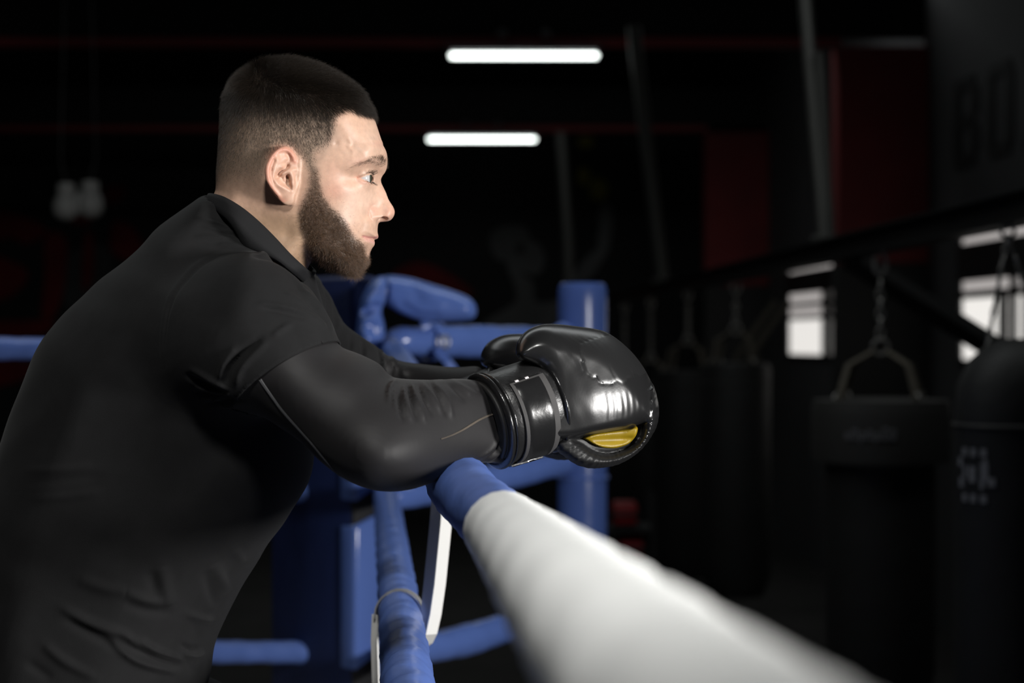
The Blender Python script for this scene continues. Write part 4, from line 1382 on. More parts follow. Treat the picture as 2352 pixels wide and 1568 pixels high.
def build_ring():
    rope_blue = vinyl('blue_rope_vinyl', BLUE, .34, [(14, .12, 3), (120, .10, 3), (700, .05, 2)])
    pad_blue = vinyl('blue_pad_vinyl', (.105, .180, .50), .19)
    shaded_blue = vinyl('shaded_blue_pad_vinyl', (.013, .024, .095), .42)  # darker copy of the pad blue: the front face's shade is in its colour
    white = mat('white_tape', (.88, .885, .88), .65, spec=.3, bump=[(60, .2, 3), (500, .1, 2)])
    strapw = mat('white_webbing', (.82, .81, .78), .8, bump=(900, .4, 2))
    chrome = mat('chrome', (.85, .85, .87), .33, metal=1)
    black = mat('black_webbing', (.012, .012, .014), .7)
    # ---- platform (below the picture)
    mb = MB(); mb.box((-6.2, -3.2, -.11), (.72, 5.25, -.005))
    c = mb.build('ring_platform', mat('grey_canvas', (.16, .16, .17), .9, bump=(300, .2, 3), vary=(3, .2)))
    tag(c, 'ring platform of grey canvas under the ropes', 'boxing ring')
    mb = MB(); mb.box((-6.17, -3.17, -.748), (.69, 5.22, -.11)); mb.build('skirt', mat('black_skirt', (.01, .01, .012), .8), c)
    # ---- near side, top rope: blue cover to a little before the white tape
    a = empty('ring_rope', ROPE_TOP[3])
    tag(a, 'padded top ring rope under his forearm, blue then wrapped in white towards the camera', 'rope', 'near side ring ropes')
    blue = rope_tube(ROPE_TOP[:5] + [P3(1200, 1263, 1.26)], [.029, .029, .029, .0305, .033, .031], .035, 1, pleat=.4)
    blue.build('rope_cover', rope_blue, a, sharp=80)
    last = np.array(ROPE_TOP[-1]); prev = np.array(ROPE_TOP[-2])
    d = (last - prev) / np.linalg.norm(last - prev)
    ext = [tuple(last + d * .5), tuple(last + d * 1.9)]
    wt = rope_tube([P3(1156, 1215, 1.45), P3(1180, 1241, 1.34)] + [ROPE_TOP[5], ROPE_TOP[6]] + ext, [.0335, .0345, .0345, .0345, .0345, .0345], .03, 3)
    w = wt.build('tape_wrap', white, a, sharp=80); w['label'] = 'white tape wrapped round the rope'
    # ---- second and third ropes
    def low(z0, seed, lab):
        pts = []
        for y in (4.10, 3.6, 3.0, 2.5, 2.0, 1.5, .6, -1.4):
            x = -.304 - .0843 * (y - 4.10)
            zz = z0 - .004 * math.sin((y - 4.1) * 1.1)
            pts.append((x, y, zz))
        o = empty('ring_rope', pts[3])
        rope_tube(pts, .028, .05, seed, pleat=1).build('rope_cover', rope_blue, o, sharp=80)
        tag(o, lab, 'rope', 'near side ring ropes')
        return o
    low(CAMZ - .362, 5, 'second ring rope down, wrinkled blue cover, running under his elbow to the bottom edge')
    low(CAMZ - .752, 6, 'third ring rope down, running behind the second one to the corner')
    # ---- spacer straps between the ropes
    s = empty('rope_strap', P3(1000, 1330, 2.2))
    tag(s, 'white webbing strap hanging from the top rope to the second rope', 'strap', 'rope spacer straps')
    dd = 2.22
    front = [P3(1030, 1090, dd + .02), P3(1027, 1150, dd), P3(1024, 1200, dd), P3(1017, 1270, dd), P3(1010, 1340, dd), P3(1000, 1410, dd), P3(990, 1455, dd), P3(980, 1476, dd + .02), P3(960, 1490, dd + .04)]
    band(front, (.86, .5, 0), .0165, .0028).build('strap_front', strapw, s, smooth=False)
    back = [P3(1008, 1090, dd + .05), P3(1006, 1150, dd + .03), P3(1002, 1200, dd + .03), P3(994, 1280, dd + .03), P3(986, 1360, dd + .03), P3(980, 1420, dd + .03), P3(978, 1470, dd + .03)]
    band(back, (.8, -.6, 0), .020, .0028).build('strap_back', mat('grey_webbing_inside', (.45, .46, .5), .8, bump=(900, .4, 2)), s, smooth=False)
    s2 = empty('rope_strap', P3(880, 1450, 2.27))
    tag(s2, 'white strap looped over the second rope and hanging down its left side', 'strap', 'rope spacer straps')
    ctr = np.array([-.304 - .0843 * (2.27 - 4.10), 2.27, CAMZ - .362])
    loop = [ctr + np.array([math.cos(t) * .0315, 0, math.sin(t) * .0315]) for t in np.linspace(-.5, math.pi + .15, 18)]
    band(loop, (.05, 1, -.02), .024, .0022).build('strap_loop', mat('grey_strap', (.26, .26, .27), .7, bump=(900, .3, 2)), s2, sharp=60)
    l0 = loop[-1]
    tailp = [l0 + np.array([.0, -.004, .004]), l0 + np.array([-.0015, -.004, -.03]), l0 + np.array([.0, -.004, -.08]), l0 + np.array([.004, -.004, -.16]), l0 + np.array([.01, -.004, -.34])]
    band(tailp, (.75, -.66, 0), .012, .0026).build('strap_tail', strapw, s2, smooth=False)
    # ---- corner pad, turned at 45 degrees
    cpd = empty('corner_pad', P3(808, 1100, 4.05))
    tag(cpd, 'tall blue corner pad of the ring behind his elbow, dark face and lit side', 'corner pad')
    e0 = np.array([-.38, 4.05]); dl = np.array([-.7071, .7071]); dr = np.array([.7071, .7071])
    zt = CAMZ + .158; zb = .28

    def fr(p):   # local (along left face, depth, z)
        q = e0 + dl * p[0] + dr * p[1]
        return (q[0], q[1], p[2])
    MB().box((.004, .004, zb), (.325, .085, zt), .012, fr).build('front_pad', shaded_blue, cpd)
    for z0, z1, nm in ((CAMZ - .384, CAMZ - .03, 'side_bolster'), (CAMZ - .785, CAMZ - .437, 'side_bolster'), (.30, CAMZ - .85, 'side_bolster')):
        v = []
        lift = .026
        mb = MB()
        mb.box((-.012, .0, z0), (.05, .082, z1), .012, lambda p: fr((p[0], p[1], p[2] + lift * (p[1] / .082) + (.012 if p[2] < (z0 + z1) / 2 else 0) * p[1] / .082)))
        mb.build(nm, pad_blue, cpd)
    for z0, z1 in ((CAMZ - .445, CAMZ - .375), (CAMZ - .86, CAMZ - .775)):
        MB().box((-.002, .006, z0), (.06, .078, z1), .006, lambda p: fr((p[0], p[1], p[2] + .026 * p[1] / .082))).build('strap', black, cpd)
    # soft cover folded over the top of the corner
    h = .004
    dY = 4.13

    def puff(name, pts, B, De, folds, parent, material, yc=dY):
        sp = np.array([P(a, b, yc) for a, b in spline(pts, 5)])
        lo = sp.min(0) - .02; hi = sp.max(0) + .02
        X1, Y1, Z1 = grid((lo[0], yc - B - .02, lo[1]), (hi[0], yc + B + .02, hi[1]), h)
        X, Z = np.meshgrid(X1, Z1, indexing='ij')
        D = poly_sdf(X, Z, sp)
        bb = np.full(X.shape, B)
        for fp, wdt, amp in folds:
            d, t = line_dist(X, Z, [P(a, b, yc - B * .7) for a, b in fp])
            bb += amp * np.exp(-(d / (wdt * yc / FPX)) ** 2)
        e1 = np.clip(1 - D / De, 0, None)
        F = (np.sqrt(e1[:, None, :] ** 2 + ((Y1[None, :, None] - yc) / bb[:, None, :]) ** 2) - 1) * .03
        V, Q = surface_nets(F.astype(np.float32), (X1[0], Y1[0], Z1[0]), h)
        V = relax(V, Q, 2, .5)
        return link(name, mesh_np(name, V, Q), material, parent)
    tc = empty('turnbuckle_cover', P3(900, 700, dY))
    tag(tc, 'blue padded cover folded over the top of the corner pad, pointing at the post', 'cover')
    puff('upright_end', [(817, 800), (820, 750), (826, 705), (836, 672), (852, 648), (872, 634), (888, 640), (889, 668), (884, 694), (876, 715), (882, 740), (884, 768), (876, 790), (858, 804), (838, 810)], .040, .026,
         [([(846, 690), (865, 668), (880, 656)], 8, .012), ([(838, 715), (862, 704), (878, 706)], 8, -.018), ([(832, 735), (858, 728), (880, 740)], 7, .010), ([(842, 700), (858, 690), (872, 690)], 7, .012), ([(836, 760), (850, 785)], 9, .012), ([(862, 750), (868, 790)], 8, -.008)], tc, pad_blue, 4.02)
    puff('padded_sleeve', [(880, 636), (900, 632), (940, 637), (985, 650), (1040, 667), (1074, 681), (1091, 697), (1095, 714), (1090, 728), (1074, 735), (1030, 737), (980, 737), (930, 724), (895, 706), (878, 690), (876, 660)], .05, .034,
         [([(880, 640), (888, 660), (884, 692)], 6, -.02), ([(925, 700), (960, 722), (1000, 728)], 10, -.008), ([(970, 660), (1010, 700)], 16, .004), ([(940, 640), (960, 680)], 14, -.004)], tc, pad_blue, 4.10)
    # ---- padded turnbuckles from corner to post
    post_c = P3(1338, 784, 4.66)
    lv = []
    for nm, pts, r, lab in (
            ('turnbuckle_pad', [P3(896, 800, 4.12), P3(915, 781, 4.12), P3(950, 783, 4.14), P3(1000, 784, 4.2), P3(1120, 784, 4.35), P3(1275, 786, 4.58)], [.030, .038, .041, .041, .041, .040], 'blue padded turnbuckle tube with a chrome buckle, topmost of the three'),
            ('turnbuckle_pad', [P3(880, 1142, 4.12), P3(930, 1138, 4.14), P3(1040, 1118, 4.28), P3(1160, 1094, 4.42), P3(1250, 1073, 4.54), P3(1300, 1062, 4.6)], [.03, .034, .036, .036, .034, .03], 'blue padded turnbuckle tube half hidden by the glove, middle of the three'),
            ('turnbuckle_pad', [P3(890, 1505, 4.12), P3(960, 1492, 4.18), P3(1060, 1472, 4.3), P3(1140, 1448, 4.42), P3(1200, 1428, 4.5), P3(1290, 1398, 4.6)], [.03, .036, .040, .038, .033, .03], 'blue padded turnbuckle tube near the bottom edge, lowest of the three')):
        o = empty(nm, pts[2]); tag(o, lab, 'turnbuckle', 'turnbuckle pads at the corner')
        rope_tube(pts, r, .03, len(lv) + 11, n=24).build('padding', pad_blue, o, sharp=80)
        lv.append(o)
    # strap and buckle on the topmost one
    c = np.array(P3(985, 785, 4.18))
    tdir = np.array(P3(1120, 784, 4.35)) - np.array(P3(950, 783, 4.14)); tdir /= np.linalg.norm(tdir)
    upv = np.array([0, 0, 1.0]); sv = np.cross(tdir, upv)
    ring = [c + upv * math.cos(t) * .0455 + sv * math.sin(t) * .0455 for t in np.linspace(0, 2 * math.pi, 25)]
    band(ring, tuple(tdir), .022, .004).build('strap', rope_blue, lv[0], sharp=60)
    ring2 = [c + tdir * (.028 + .012 * math.sin(t)) + upv * math.cos(t) * .046 + sv * math.sin(t) * .046 for t in np.linspace(-2.2, .4, 16)]
    band(ring2, tuple(tdir), .012, .004).build('strap_keeper', rope_blue, lv[0], sharp=60)
    fz = -sv if sv[1] > 0 else sv
    bc = c + fz * .050
    for k, off in enumerate((-.012, .008)):
        MB().torus(bc + tdir * off, tuple(fz), .0115, .0030, 20, 8, 1.35, long=(0, 0, 1)).build('buckle', chrome, lv[0])
    tl = [np.array(P3(1003, 800, 4.12)), np.array(P3(1015, 815, 4.11)), np.array(P3(1030, 832, 4.10)), np.array(P3(1050, 860, 4.10)), np.array(P3(1072, 900, 4.10))]
    band(tl, (.9, .1, .35), .020, .003).build('strap_tail', rope_blue, lv[0], smooth=False)
    hk = np.array(P3(975, 735, 4.15)); hk2 = np.array(P3(985, 762, 4.135))
    band([hk, (hk + hk2) / 2 + np.array([0, -.004, 0]), hk2, c + upv * .046], (1, .2, 0), .022, .004).build('hanging_strap', rope_blue, lv[0], smooth=False)
    # ---- post
    px_, py_, _ = post_c
    p = empty('ring_post', (px_, py_, -.005))
    tag(p, 'round blue padded corner post behind the gloves', 'post')
    zt = P3(0, 650, 4.66)[2]
    pr = [(.0655, .002), (.0662, .25), (.0650, .30), (.0655, .34), (.0668, .7), (.0668, zt - .05), (.0660, zt - .018), (.0620, zt - .004), (.056, zt)]
    MB().lathe((px_, py_, 0), pr, 40).build('padding', vinyl('blue_post_vinyl', (.095, .165, .48), .26, [(6, .08, 2), (40, .05, 2)]), p)
    for z in (CAMZ - .02, CAMZ - .34, CAMZ - .735):
        MB().torus((px_, py_, z - .03), (0, 0, 1), .0685, .005, 36, 8).build('strap', rope_blue, p)
    MB().tube([P3(1278, 757, 4.6), P3(1292, 750, 4.6), P3(1306, 757, 4.6)], .014, 14, ends=3).build('strap_bulge', rope_blue, p)
    # ---- ropes of the far side, behind the man
    for z0, seed, lab in ((CAMZ - .018, 21, 'top rope of the far side, blue, seen behind his back'), (CAMZ - .37, 22, 'middle rope of the far side, hidden behind his back'), (CAMZ - .765, 23, 'lowest rope of the far side, dark blue, seen below his belly')):
        pts = [(-.36, 4.20, z0), (-.9, 4.21, z0), (-1.6, 4.22, z0), (-2.6, 4.23, z0 - .004), (-4.5, 4.25, z0)]
        o = empty('ring_rope', pts[2])
        rope_tube(pts, .0275, .05, seed, pleat=.6).build('rope_cover', rope_blue, o, sharp=80)
        tag(o, lab, 'rope', 'far side ring ropes')
# ------------------------------------------------------------------ the gym behind


def struct(name, mb, m, smooth=False):
    o = mb.build(name, m, None, smooth=smooth)
    o['kind'] = 'structure'
    return o


FLOORZ = -.75
WX = lambda y: 3.02 - .0765 * (y - 12.5)          # the right-hand wall runs very nearly away from us


def build_room():
    dark = mat('dark_paint', (.022, .022, .023), .8, vary=(1.5, .25), bump=(30, .15, 4))
    grey = mat('dark_grey_paint', (.050, .050, .052), .8, vary=(.8, .2), bump=(40, .1, 4))
    red = mat('dark_red_paint', (.15, .009, .010), .7, vary=(2, .2))
    redb = mat('red_beam_paint', (.22, .016, .018), .6)
    webm = mat('black_web', (.004, .004, .004), .8)
    steel = mat('dark_steel', (.010, .010, .010), .7)
    struct('floor', MB().box((-9, -3.5, FLOORZ - .1), (4.6, 21, FLOORZ)), mat('rubber_floor', (.02, .019, .018), .8, vary=(3, .3)))
    struct('wall_back', MB().box((-9, 20.6, FLOORZ), (4.6, 20.8, CAMZ + 4)), dark)
    struct('wall_left', MB().box((-9.2, -3.5, FLOORZ), (-9, 21, CAMZ + 4)), dark)
    # right wall in pieces round its two windows
    def wall_r(y0, y1, z0, z1, t=.18):
        mb = MB()
        mb.add([(WX(y0), y0, z0), (WX(y1), y1, z0), (WX(y1), y1, z1), (WX(y0), y0, z1), (WX(y0) + t, y0, z0), (WX(y1) + t, y1, z0), (WX(y1) + t, y1, z1), (WX(y0) + t, y0, z1)],
               [(0, 1, 2, 3), (7, 6, 5, 4), (0, 4, 5, 1), (1, 5, 6, 2), (2, 6, 7, 3), (3, 7, 4, 0)])
        return mb
    wins = [(8.6, 11.73), (14.8, 16.7)]
    zlo, zhi = CAMZ - .14, CAMZ + .76
    mb = MB()
    for y0, y1, z0, z1 in ((-3.5, 21, FLOORZ, zlo), (-3.5, 21, zhi, CAMZ + 4), (-3.5, wins[0][0], zlo, zhi), (wins[0][1], wins[1][0], zlo, zhi), (wins[1][1], 21, zlo, zhi)):
        q = wall_r(y0, y1, z0, z1); mb.add(q.v, q.f)
    struct('wall_right', mb, grey)
    frame = mat('black_frame', (.015, .015, .015), .5)
    for i, (y0, y1) in enumerate(wins):
        lit = mat('frosted_daylight', (.8, .8, .78), .4, emit=((1.0, .965, .92), .86 if i == 0 else .80))
        dim = mat('dusty_daylight', (.8, .78, .76), .4, emit=((1.0, .93, .90), .40))
        o = empty('window_%d' % (i + 1), (WX(y0), y0, zlo)); o['kind'] = 'structure'
        mb = MB()
        def bar(ya, yb, za, zb, t0=-.02, t1=.018):
            mb.add([(WX(ya) + t0, ya, za), (WX(yb) + t0, yb, za), (WX(yb) + t0, yb, zb), (WX(ya) + t0, ya, zb), (WX(ya) + t1, ya, za), (WX(yb) + t1, yb, za), (WX(yb) + t1, yb, zb), (WX(ya) + t1, ya, zb)],
                   [(0, 1, 2, 3), (7, 6, 5, 4), (0, 4, 5, 1), (1, 5, 6, 2), (2, 6, 7, 3), (3, 7, 4, 0)])
        bar(y0, y1, CAMZ + (.41, .455)[i], CAMZ + .66); bar(y0, y1, CAMZ + (.29, .325)[i], CAMZ + (.34, .37)[i])
        if i == 1:
            bar(y0, y1, CAMZ + .205, CAMZ + .245)
            bar(y0 + .34, y0 + .54, zlo, CAMZ + .66)
        else:
            bar(y1 - .86, y1 - .78, zlo, CAMZ + .3); bar(y1 - 1.02, y1 - .98, zlo, CAMZ + .41); bar(y1 - 1.3, y1 - 1.2, zlo, CAMZ + .41)
        bar(y0, y1, zlo - .02, zlo + .02); bar(y0, y1, zhi - .02, zhi + .03)
        mb.build('window_frame', frame, o, smooth=False)
        zs = CAMZ + (.315, .225)[i]
        for za, zb, m_ in ((zlo, zs, lit), (zs, zhi, dim)):
            q = wall_r(y0, y1, za, zb, .01)
            q.v = [(v[0] + .02, v[1], v[2]) for v in q.v]
            q.build('pane', m_, o, smooth=False)
    # portal frames: red flanged beams across the roof, red pilasters on the right wall
    n = 0
    for d, zc in ((12.5, CAMZ + 2.19), (17.6, CAMZ + 2.195)):
        n += 1
        mb = MB(); mb.box((-9, d - .06, zc - .035), (WX(d) - .62, d + .06, zc + .025))
        struct('trim_%d' % n, mb, redb)
        struct('beam_%d' % n, MB().box((-9, d - .02, zc + .025), (WX(d), d + .02, zc + .42)), webm)
        struct('pilaster_%d' % n, MB().box((WX(d) - .65, d - .12, zc - 1.62), (WX(d) + .0, d + .15, zc - .05)), red)
        struct('pillar_%d' % n, MB().box((WX(d) - .65, d - .10, FLOORZ), (WX(d) + .0, d + .14, zc - 1.62)), steel)
    # roof: joists and pale panels between them
    struct('ceiling', MB().box((-9, -3.5, CAMZ + 3.45), (4.6, 21, CAMZ + 3.55)), mat('dark_roof', (.02, .02, .022), .8))
    pm = mat('roof_panel', (.10, .105, .11), .6, vary=(2, .3))
    roof = empty('ceiling_panels', (-2, 16, CAMZ + 3.4)); roof['kind'] = 'structure'
    for i in range(9):
        x0 = -6.2 + i * .85
        MB().box((x0, 14.2, CAMZ + 3.40), (x0 + .74, 18.5, CAMZ + 3.43), .0, lambda p: (p[0] + (p[1] - 14) * .16, p[1], p[2])).build('panel', pm, roof, smooth=False)
    for i in range(4):
        struct('joist_%d' % (i + 1), MB().box((-9, 14.6 + 1.3 * i, CAMZ + 3.10), (4, 14.68 + 1.3 * i, CAMZ + 3.38)), steel)
    # painted letters on the right wall
    lm = mat('black_letter_paint', (.004, .004, .004), .8)
    def letter(ch, ya, yb, za, zb):
        # strokes in a unit box, u towards the camera, written so that it reads from the hall
        S = {'B': [((0, 0), (.28, 1)), ((.28, .86), (.85, 1)), ((.28, .44), (.85, .57)), ((.28, 0), (.9, .14)), ((.72, .57), (1, .86)), ((.72, .14), (1, .44))],
             'O': [((0, .1), (.28, .9)), ((.72, .1), (1, .9)), ((.1, .86), (.9, 1)), ((.1, 0), (.9, .14))]}
        mb = MB()
        def quad(pts):
            v = []
            for t in (-.012, .0):
                for u, w in pts:
                    y = yb + (ya - yb) * u
                    v.append((WX(y) + t, y, za + (zb - za) * w))
            m = len(pts)
            mb.add(v, [tuple(range(m)), tuple(reversed(range(m, 2 * m)))] + [(i, (i + 1) % m, m + (i + 1) % m, m + i) for i in range(m)])
        if ch == 'X':
            quad([(0, 1), (.3, 1), (1, 0), (.7, 0)]); quad([(0, 0), (.3, 0), (1, 1), (.7, 1)])
        else:
            for (u0, w0), (u1, w1) in S[ch]:
                quad([(u0, w0), (u1, w0), (u1, w1), (u0, w1)])
        return mb
    word = empty('wall_lettering', (WX(11), 11, CAMZ + 1.4))
    tag(word, 'black block letters painted on the grey wall above the window', 'lettering')
    for ch, ya, yb in (('B', 11.35, 11.82), ('O', 10.72, 11.18), ('X', 10.05, 10.55)):
        letter(ch, ya, yb, CAMZ + 1.19, CAMZ + 1.79).build('letter', lm, word, smooth=False)
    # small poster by the far pilaster
    mb = MB(); mb.box((-.012, 0, 0), (0, 1.6, .62))
    o = mb.build('wall_poster', mat('dark_poster', (.012, .012, .013), .5, vary=(4, .5)), None, smooth=False)
    o.location = (WX(15.2) - .02, 13.6, CAMZ + 1.25); o.rotation_euler = (0, 0, math.atan(.0765))
    tag(o, 'dark poster on the grey wall between the red pilasters', 'poster')

    # ---- tube lights on the beams
    glow = mat('lit_tube', (.9, 1, .95), .4, emit=((.93, 1.0, .96), 5.0))
    body = mat('grey_metal', (.10, .10, .105), .5)
    def light(px0, px1, py, d, lab):
        x0, z = P(px0, py, d); x1, _ = P(px1, py, d)
        o = empty('tube_light', ((x0 + x1) / 2, d, z))
        tag(o, lab, 'tube light', 'lit fluorescent tubes under the roof beams')
        MB().tube([(x0, d, z), (x1, d, z)], .019, 14, ends=4, up=(0, 1, 0)).build('tube', glow, o)
        MB().box((x0 - .03, d - .02, z + .035), (x1 + .03, d + .26, z + .075), .006).build('housing', body, o)
        for x in (x0 - .012, x1 + .012):
            MB().box((x - .012, d - .016, z - .02), (x + .012, d + .016, z + .04), .004).build('lamp_holder', body, o)
        for x in (x0 + (x1 - x0) * .35, x0 + (x1 - x0) * .65):
            MB().torus((x, d, z + .155), (0, 1, 0), .022, .012, 16, 8).build('hook', body, o)
            MB().tube([(x, d + .03, z + .07), (x, d + .005, z + .14)], .004, 8).build('hanger', steel, o)
    light(1036, 1371, 128, 12.30, 'lit fluorescent tube under the nearer red roof beam, the upper of two')
    light(985, 1229, 320, 17.40, 'lit fluorescent tube under the farther roof beam, the lower of two')

    # ---- bag rail: a black steel beam hung on rods
    RD = lambda d: 1.23 - .049 * (d - 5.7)   # x of the rail at depth d
    zr = CAMZ + .305
    rail = empty('bag_rail', (RD(6), 6, zr))
    tag(rail, 'long black steel beam running back above the row of punch bags', 'beam')
    def along(t0, t1, za, zb, da=2.0, db=17.2):
        mb = MB()
        v = []
        for d in (da, db):
            for dx, z in ((t0, za), (t1, za), (t1, zb), (t0, zb)):
                v.append((RD(d) + dx, d, z))
        return mb.add(v, [(0, 1, 2, 3), (7, 6, 5, 4), (0, 4, 5, 1), (1, 5, 6, 2), (2, 6, 7, 3), (3, 7, 4, 0)])
    railm = mat('black_gloss_steel', (.010, .010, .010), .38)
    along(-.045, .045, zr - .006, zr).build('bottom_flange', railm, rail, smooth=False)
    along(-.005, .005, zr, zr + .07).build('web', railm, rail, smooth=False)
    along(-.045, .045, zr + .07, zr + .076).build('top_flange', railm, rail, smooth=False)
    rodm = mat('grey_rod', (.06, .06, .055), .5, metal=.5)
    for pts, r, lab in (([P3(1903, 575, 6.5), P3(1850, 0, 6.7), P3(1836, -150, 6.75)], .028, 'steel hanger rod leaning up from the rail to the roof, the longer one'),
                        ([P3(1921, 565, 6.5), P3(1884, 165, 6.6), P3(1880, 120, 6.6)], .020, 'thinner steel rod beside the long leaning hanger rod'),
                        ([P3(1511, 645, 11), P3(1460, 110, 11.4), P3(1456, 60, 11.4)], .045, 'steel hanger rod farther back, left of the red pilaster'),
):
        pts[0] = (RD(pts[0][1]) + (.02 if r < .025 else 0), pts[0][1], zr + .078)
        t = empty('hanger_rod', pts[0]); tag(t, lab, 'rod', 'hanger rods of the bag rail')
        MB().tube(pts, r, 12).build('rod', rodm, t)
        MB().box((pts[0][0] - r * 1.6, pts[0][1] - r * 1.6, pts[0][2] - .012), (pts[0][0] + r * 1.6, pts[0][1] + r * 1.6, pts[0][2] + .02), .004).build('foot_plate', rodm, t)
    # diagonal brace in front of the nearer window
    b0 = P3(1948, 590, 6.15); b1 = P3(3080, 1296, 6.15)
    MBd = MB().tube([b0, b1], .045, 4)
    tag(MBd.build('diagonal_brace', railm), 'black diagonal brace crossing the bright window', 'brace')

    # ---- punch bags
    vin = mat('black_bag_vinyl', (.015, .015, .0145), .58, spec=.35, bump=[(7, .12, 3), (60, .08, 3)])
    vin2 = mat('black_bag_canvas', (.028, .027, .025), .6, bump=(60, .15, 3))
    chain = mat('dull_chain', (.34, .33, .31), .45, metal=.6)
    web = mat('tan_webbing', (.10, .088, .068), .8)
    markm = mat('pale_print', (.22, .22, .235), .6)
    def bag(px, d, top, R, length, lab, style, chains=True, mark=None, group='punch bags hanging from the rail'):
        x, zt = P(px, top, d)
        o = empty('punch_bag', (x, d, zt - length))
        tag(o, lab, 'punch bag', group)
        hz = zr - .006
        if style == 'collar':
            b = .16
            MB().lathe((x, d, zt), [(R * .72, .0), (R * .98, -.005), (R, -.03), (R * 1.01, -.05), (R * 1.01, -b * 1.05), (R * .99, -b * 1.3)], 36).build('top_collar', vin2, o)
            MB().lathe((x, d, zt), [(R * .80, -b * 1.2), (R * .80, -.4), (R * .79, -length + .1), (R * .72, -length + .02), (R * .5, -length)], 36).build('bag_body', vin, o)
        elif style == 'round':
            MB().lathe((x, d, zt), [(R * .18, .05), (R * .45, .035), (R * .75, -.005), (R * .95, -.07), (R, -.17), (R * 1.0, -length * .6), (R * .98, -length + .12), (R * .75, -length + .02), (R * .4, -length)], 36).build('bag_body', vin, o)
            MB().torus((x, d, zt - .17), (0, 0, 1), R * 1.0, .006, 36, 8).build('seam', vin2, o)
        else:
            MB().lathe((x, d, zt), [(R * .55, .0), (R * .96, -.006), (R, -.03), (R * 1.0, -length * .5), (R * .99, -length + .1), (R * .8, -length + .01), (R * .5, -length)], 36).build('bag_body', vin, o)
            MB().torus((x, d, zt - .10), (0, 0, 1), R * 1.0, .005, 36, 8).build('seam', vin2, o)
        if mark == 'script':
            mb = MB()
            rng = random.Random(4)
            # low running strokes of a worn, unreadable print
            for i in range(7):
                a0 = -2.28 + i * .105
                hgt = (.020, .034, .024, .030, .022, .040, .034)[i]; low_ = (0, 0, .012, 0, .012, 0, 0)[i]
                for (u0, u1, w0, w1) in ((0, .022, -low_, hgt), (.022, .07, hgt - .009, hgt), (.055, .075, 0, hgt), (.022, .07, 0, .008)):
                    v = []
                    for rr in (R * 1.008, R * 1.03):
                        for uu, ww in ((u0, w0), (u1, w0), (u1, w1), (u0, w1)):
                            v.append((x + rr * math.cos(a0 + uu), d + rr * math.sin(a0 + uu), zt - .125 + ww))
                    mb.add(v, [(0, 1, 2, 3), (7, 6, 5, 4), (0, 4, 5, 1), (1, 5, 6, 2), (2, 6, 7, 3), (3, 7, 4, 0)])
            mb.build('print', mat('faded_print', (.14, .14, .15), .7), o, smooth=False)
        if mark == 'emblem':
            mb = MB()
            def qd(a0, a1, z0, z1, dz=0):
                v = []
                for rr in (R * 1.002, R * 1.02):
                    for uu, ww in ((a0, z0), (a1, z0 + dz), (a1, z1 + dz), (a0, z1)):
                        v.append((x + rr * math.cos(uu), d + rr * math.sin(uu), zt + ww))
                mb.add(v, [(0, 1, 2, 3), (7, 6, 5, 4), (0, 4, 5, 1), (1, 5, 6, 2), (2, 6, 7, 3), (3, 7, 4, 0)])
            for i in range(3):
                a = -2.82 + .20 * i
                qd(a, a + .11, -.245, -.225); qd(a, a + .11, -.36, -.340)
            qd(-2.95, -2.30, -.272, -.250); qd(-2.42, -2.28, -.305, -.26, .0); qd(-2.66, -2.52, -.31, -.27); qd(-2.92, -2.36, -.325, -.30); qd(-2.30, -2.16, -.318, -.296); qd(-2.8, -2.72, -.3, -.27)
            mb.build('print', markm, o, smooth=False)
        gap = hz - zt
        if not chains: return o
        hub = zt + min(.16, gap * .38)
        # straps from the rim to a ring
        for k in range(4):
            a = math.pi / 2 * k + .5
            p0 = np.array([x + R * .78 * math.cos(a), d + R * .78 * math.sin(a), zt - .01]); p1 = np.array([x + .03 * math.cos(a), d + .03 * math.sin(a), hub])
            pm_ = p0 * .45 + p1 * .55 + np.array([math.cos(a), math.sin(a), 0]) * .04 + np.array([0, 0, .03])
            band([p0, p0 * .7 + pm_ * .3 + np.array([0, 0, .012]), pm_, p1], (-math.sin(a), math.cos(a), 0), .028, .004).build('strap', web, o, smooth=False)
            MB().torus(p0 + np.array([0, 0, .012]), (-math.sin(a), math.cos(a), .2), .018, .004, 14, 6).build('rim_ring', chain, o)
        MB().torus((x, d, hub + .012), (0, 1, .2), .026, .006, 18, 8).build('ring', chain, o)
        z = hub + .04
        k = 0
        while z < hz - .10:
            MB().torus((x, d, z + .018), ((0, 1, 0), (1, 0, 0))[k % 2], .011, .0042, 14, 6, 1.9, long=(0, 0, 1)).build('chain_link', chain, o)
            z += .032; k += 1
        MB().torus((x, d, (z + hz) / 2 + .01), (0, 1, 0), .020, .0065, 18, 8, max(1.2, (hz - z) / .04 * .55 + .6), long=(0, 0, 1)).build('carabiner', chain, o)
        return o
    bag(2022, 5.7, 915, .226, 1.0, 'wide black punch bag with a padded top collar on a heavy chain', 'collar', mark='script')
    bg = bag(2330, 4.35, 822, .150, 1.2, 'glossy black punch bag with pale print, hung on a V of chains before the window', 'round', chains=False, mark='emblem')
    x, z = P(2330, 815, 4.35)
    ch2 = chain
    for sx, zz in ((-.075, .03), (.085, .03)):
        p0 = np.array([x + sx, 4.35, z - .01]); p1 = np.array([x - .008, 4.38, zr - .03])
        nk = 12
        for k in range(nk):
            c = p0 + (p1 - p0) * (k + .5) / nk
            dv = (p1 - p0) / np.linalg.norm(p1 - p0)
            MB().torus(c, tuple(np.cross(dv, (0, 1, 0) if k % 2 else (.7, .7, 0))), .0085, .0032, 14, 6, 1.75, long=tuple(dv)).build('chain_link', ch2, bg)
    MB().torus((x - .008, 4.38, zr - .022), (0, 1, 0), .017, .005, 18, 8).build('ring', ch2, bg)
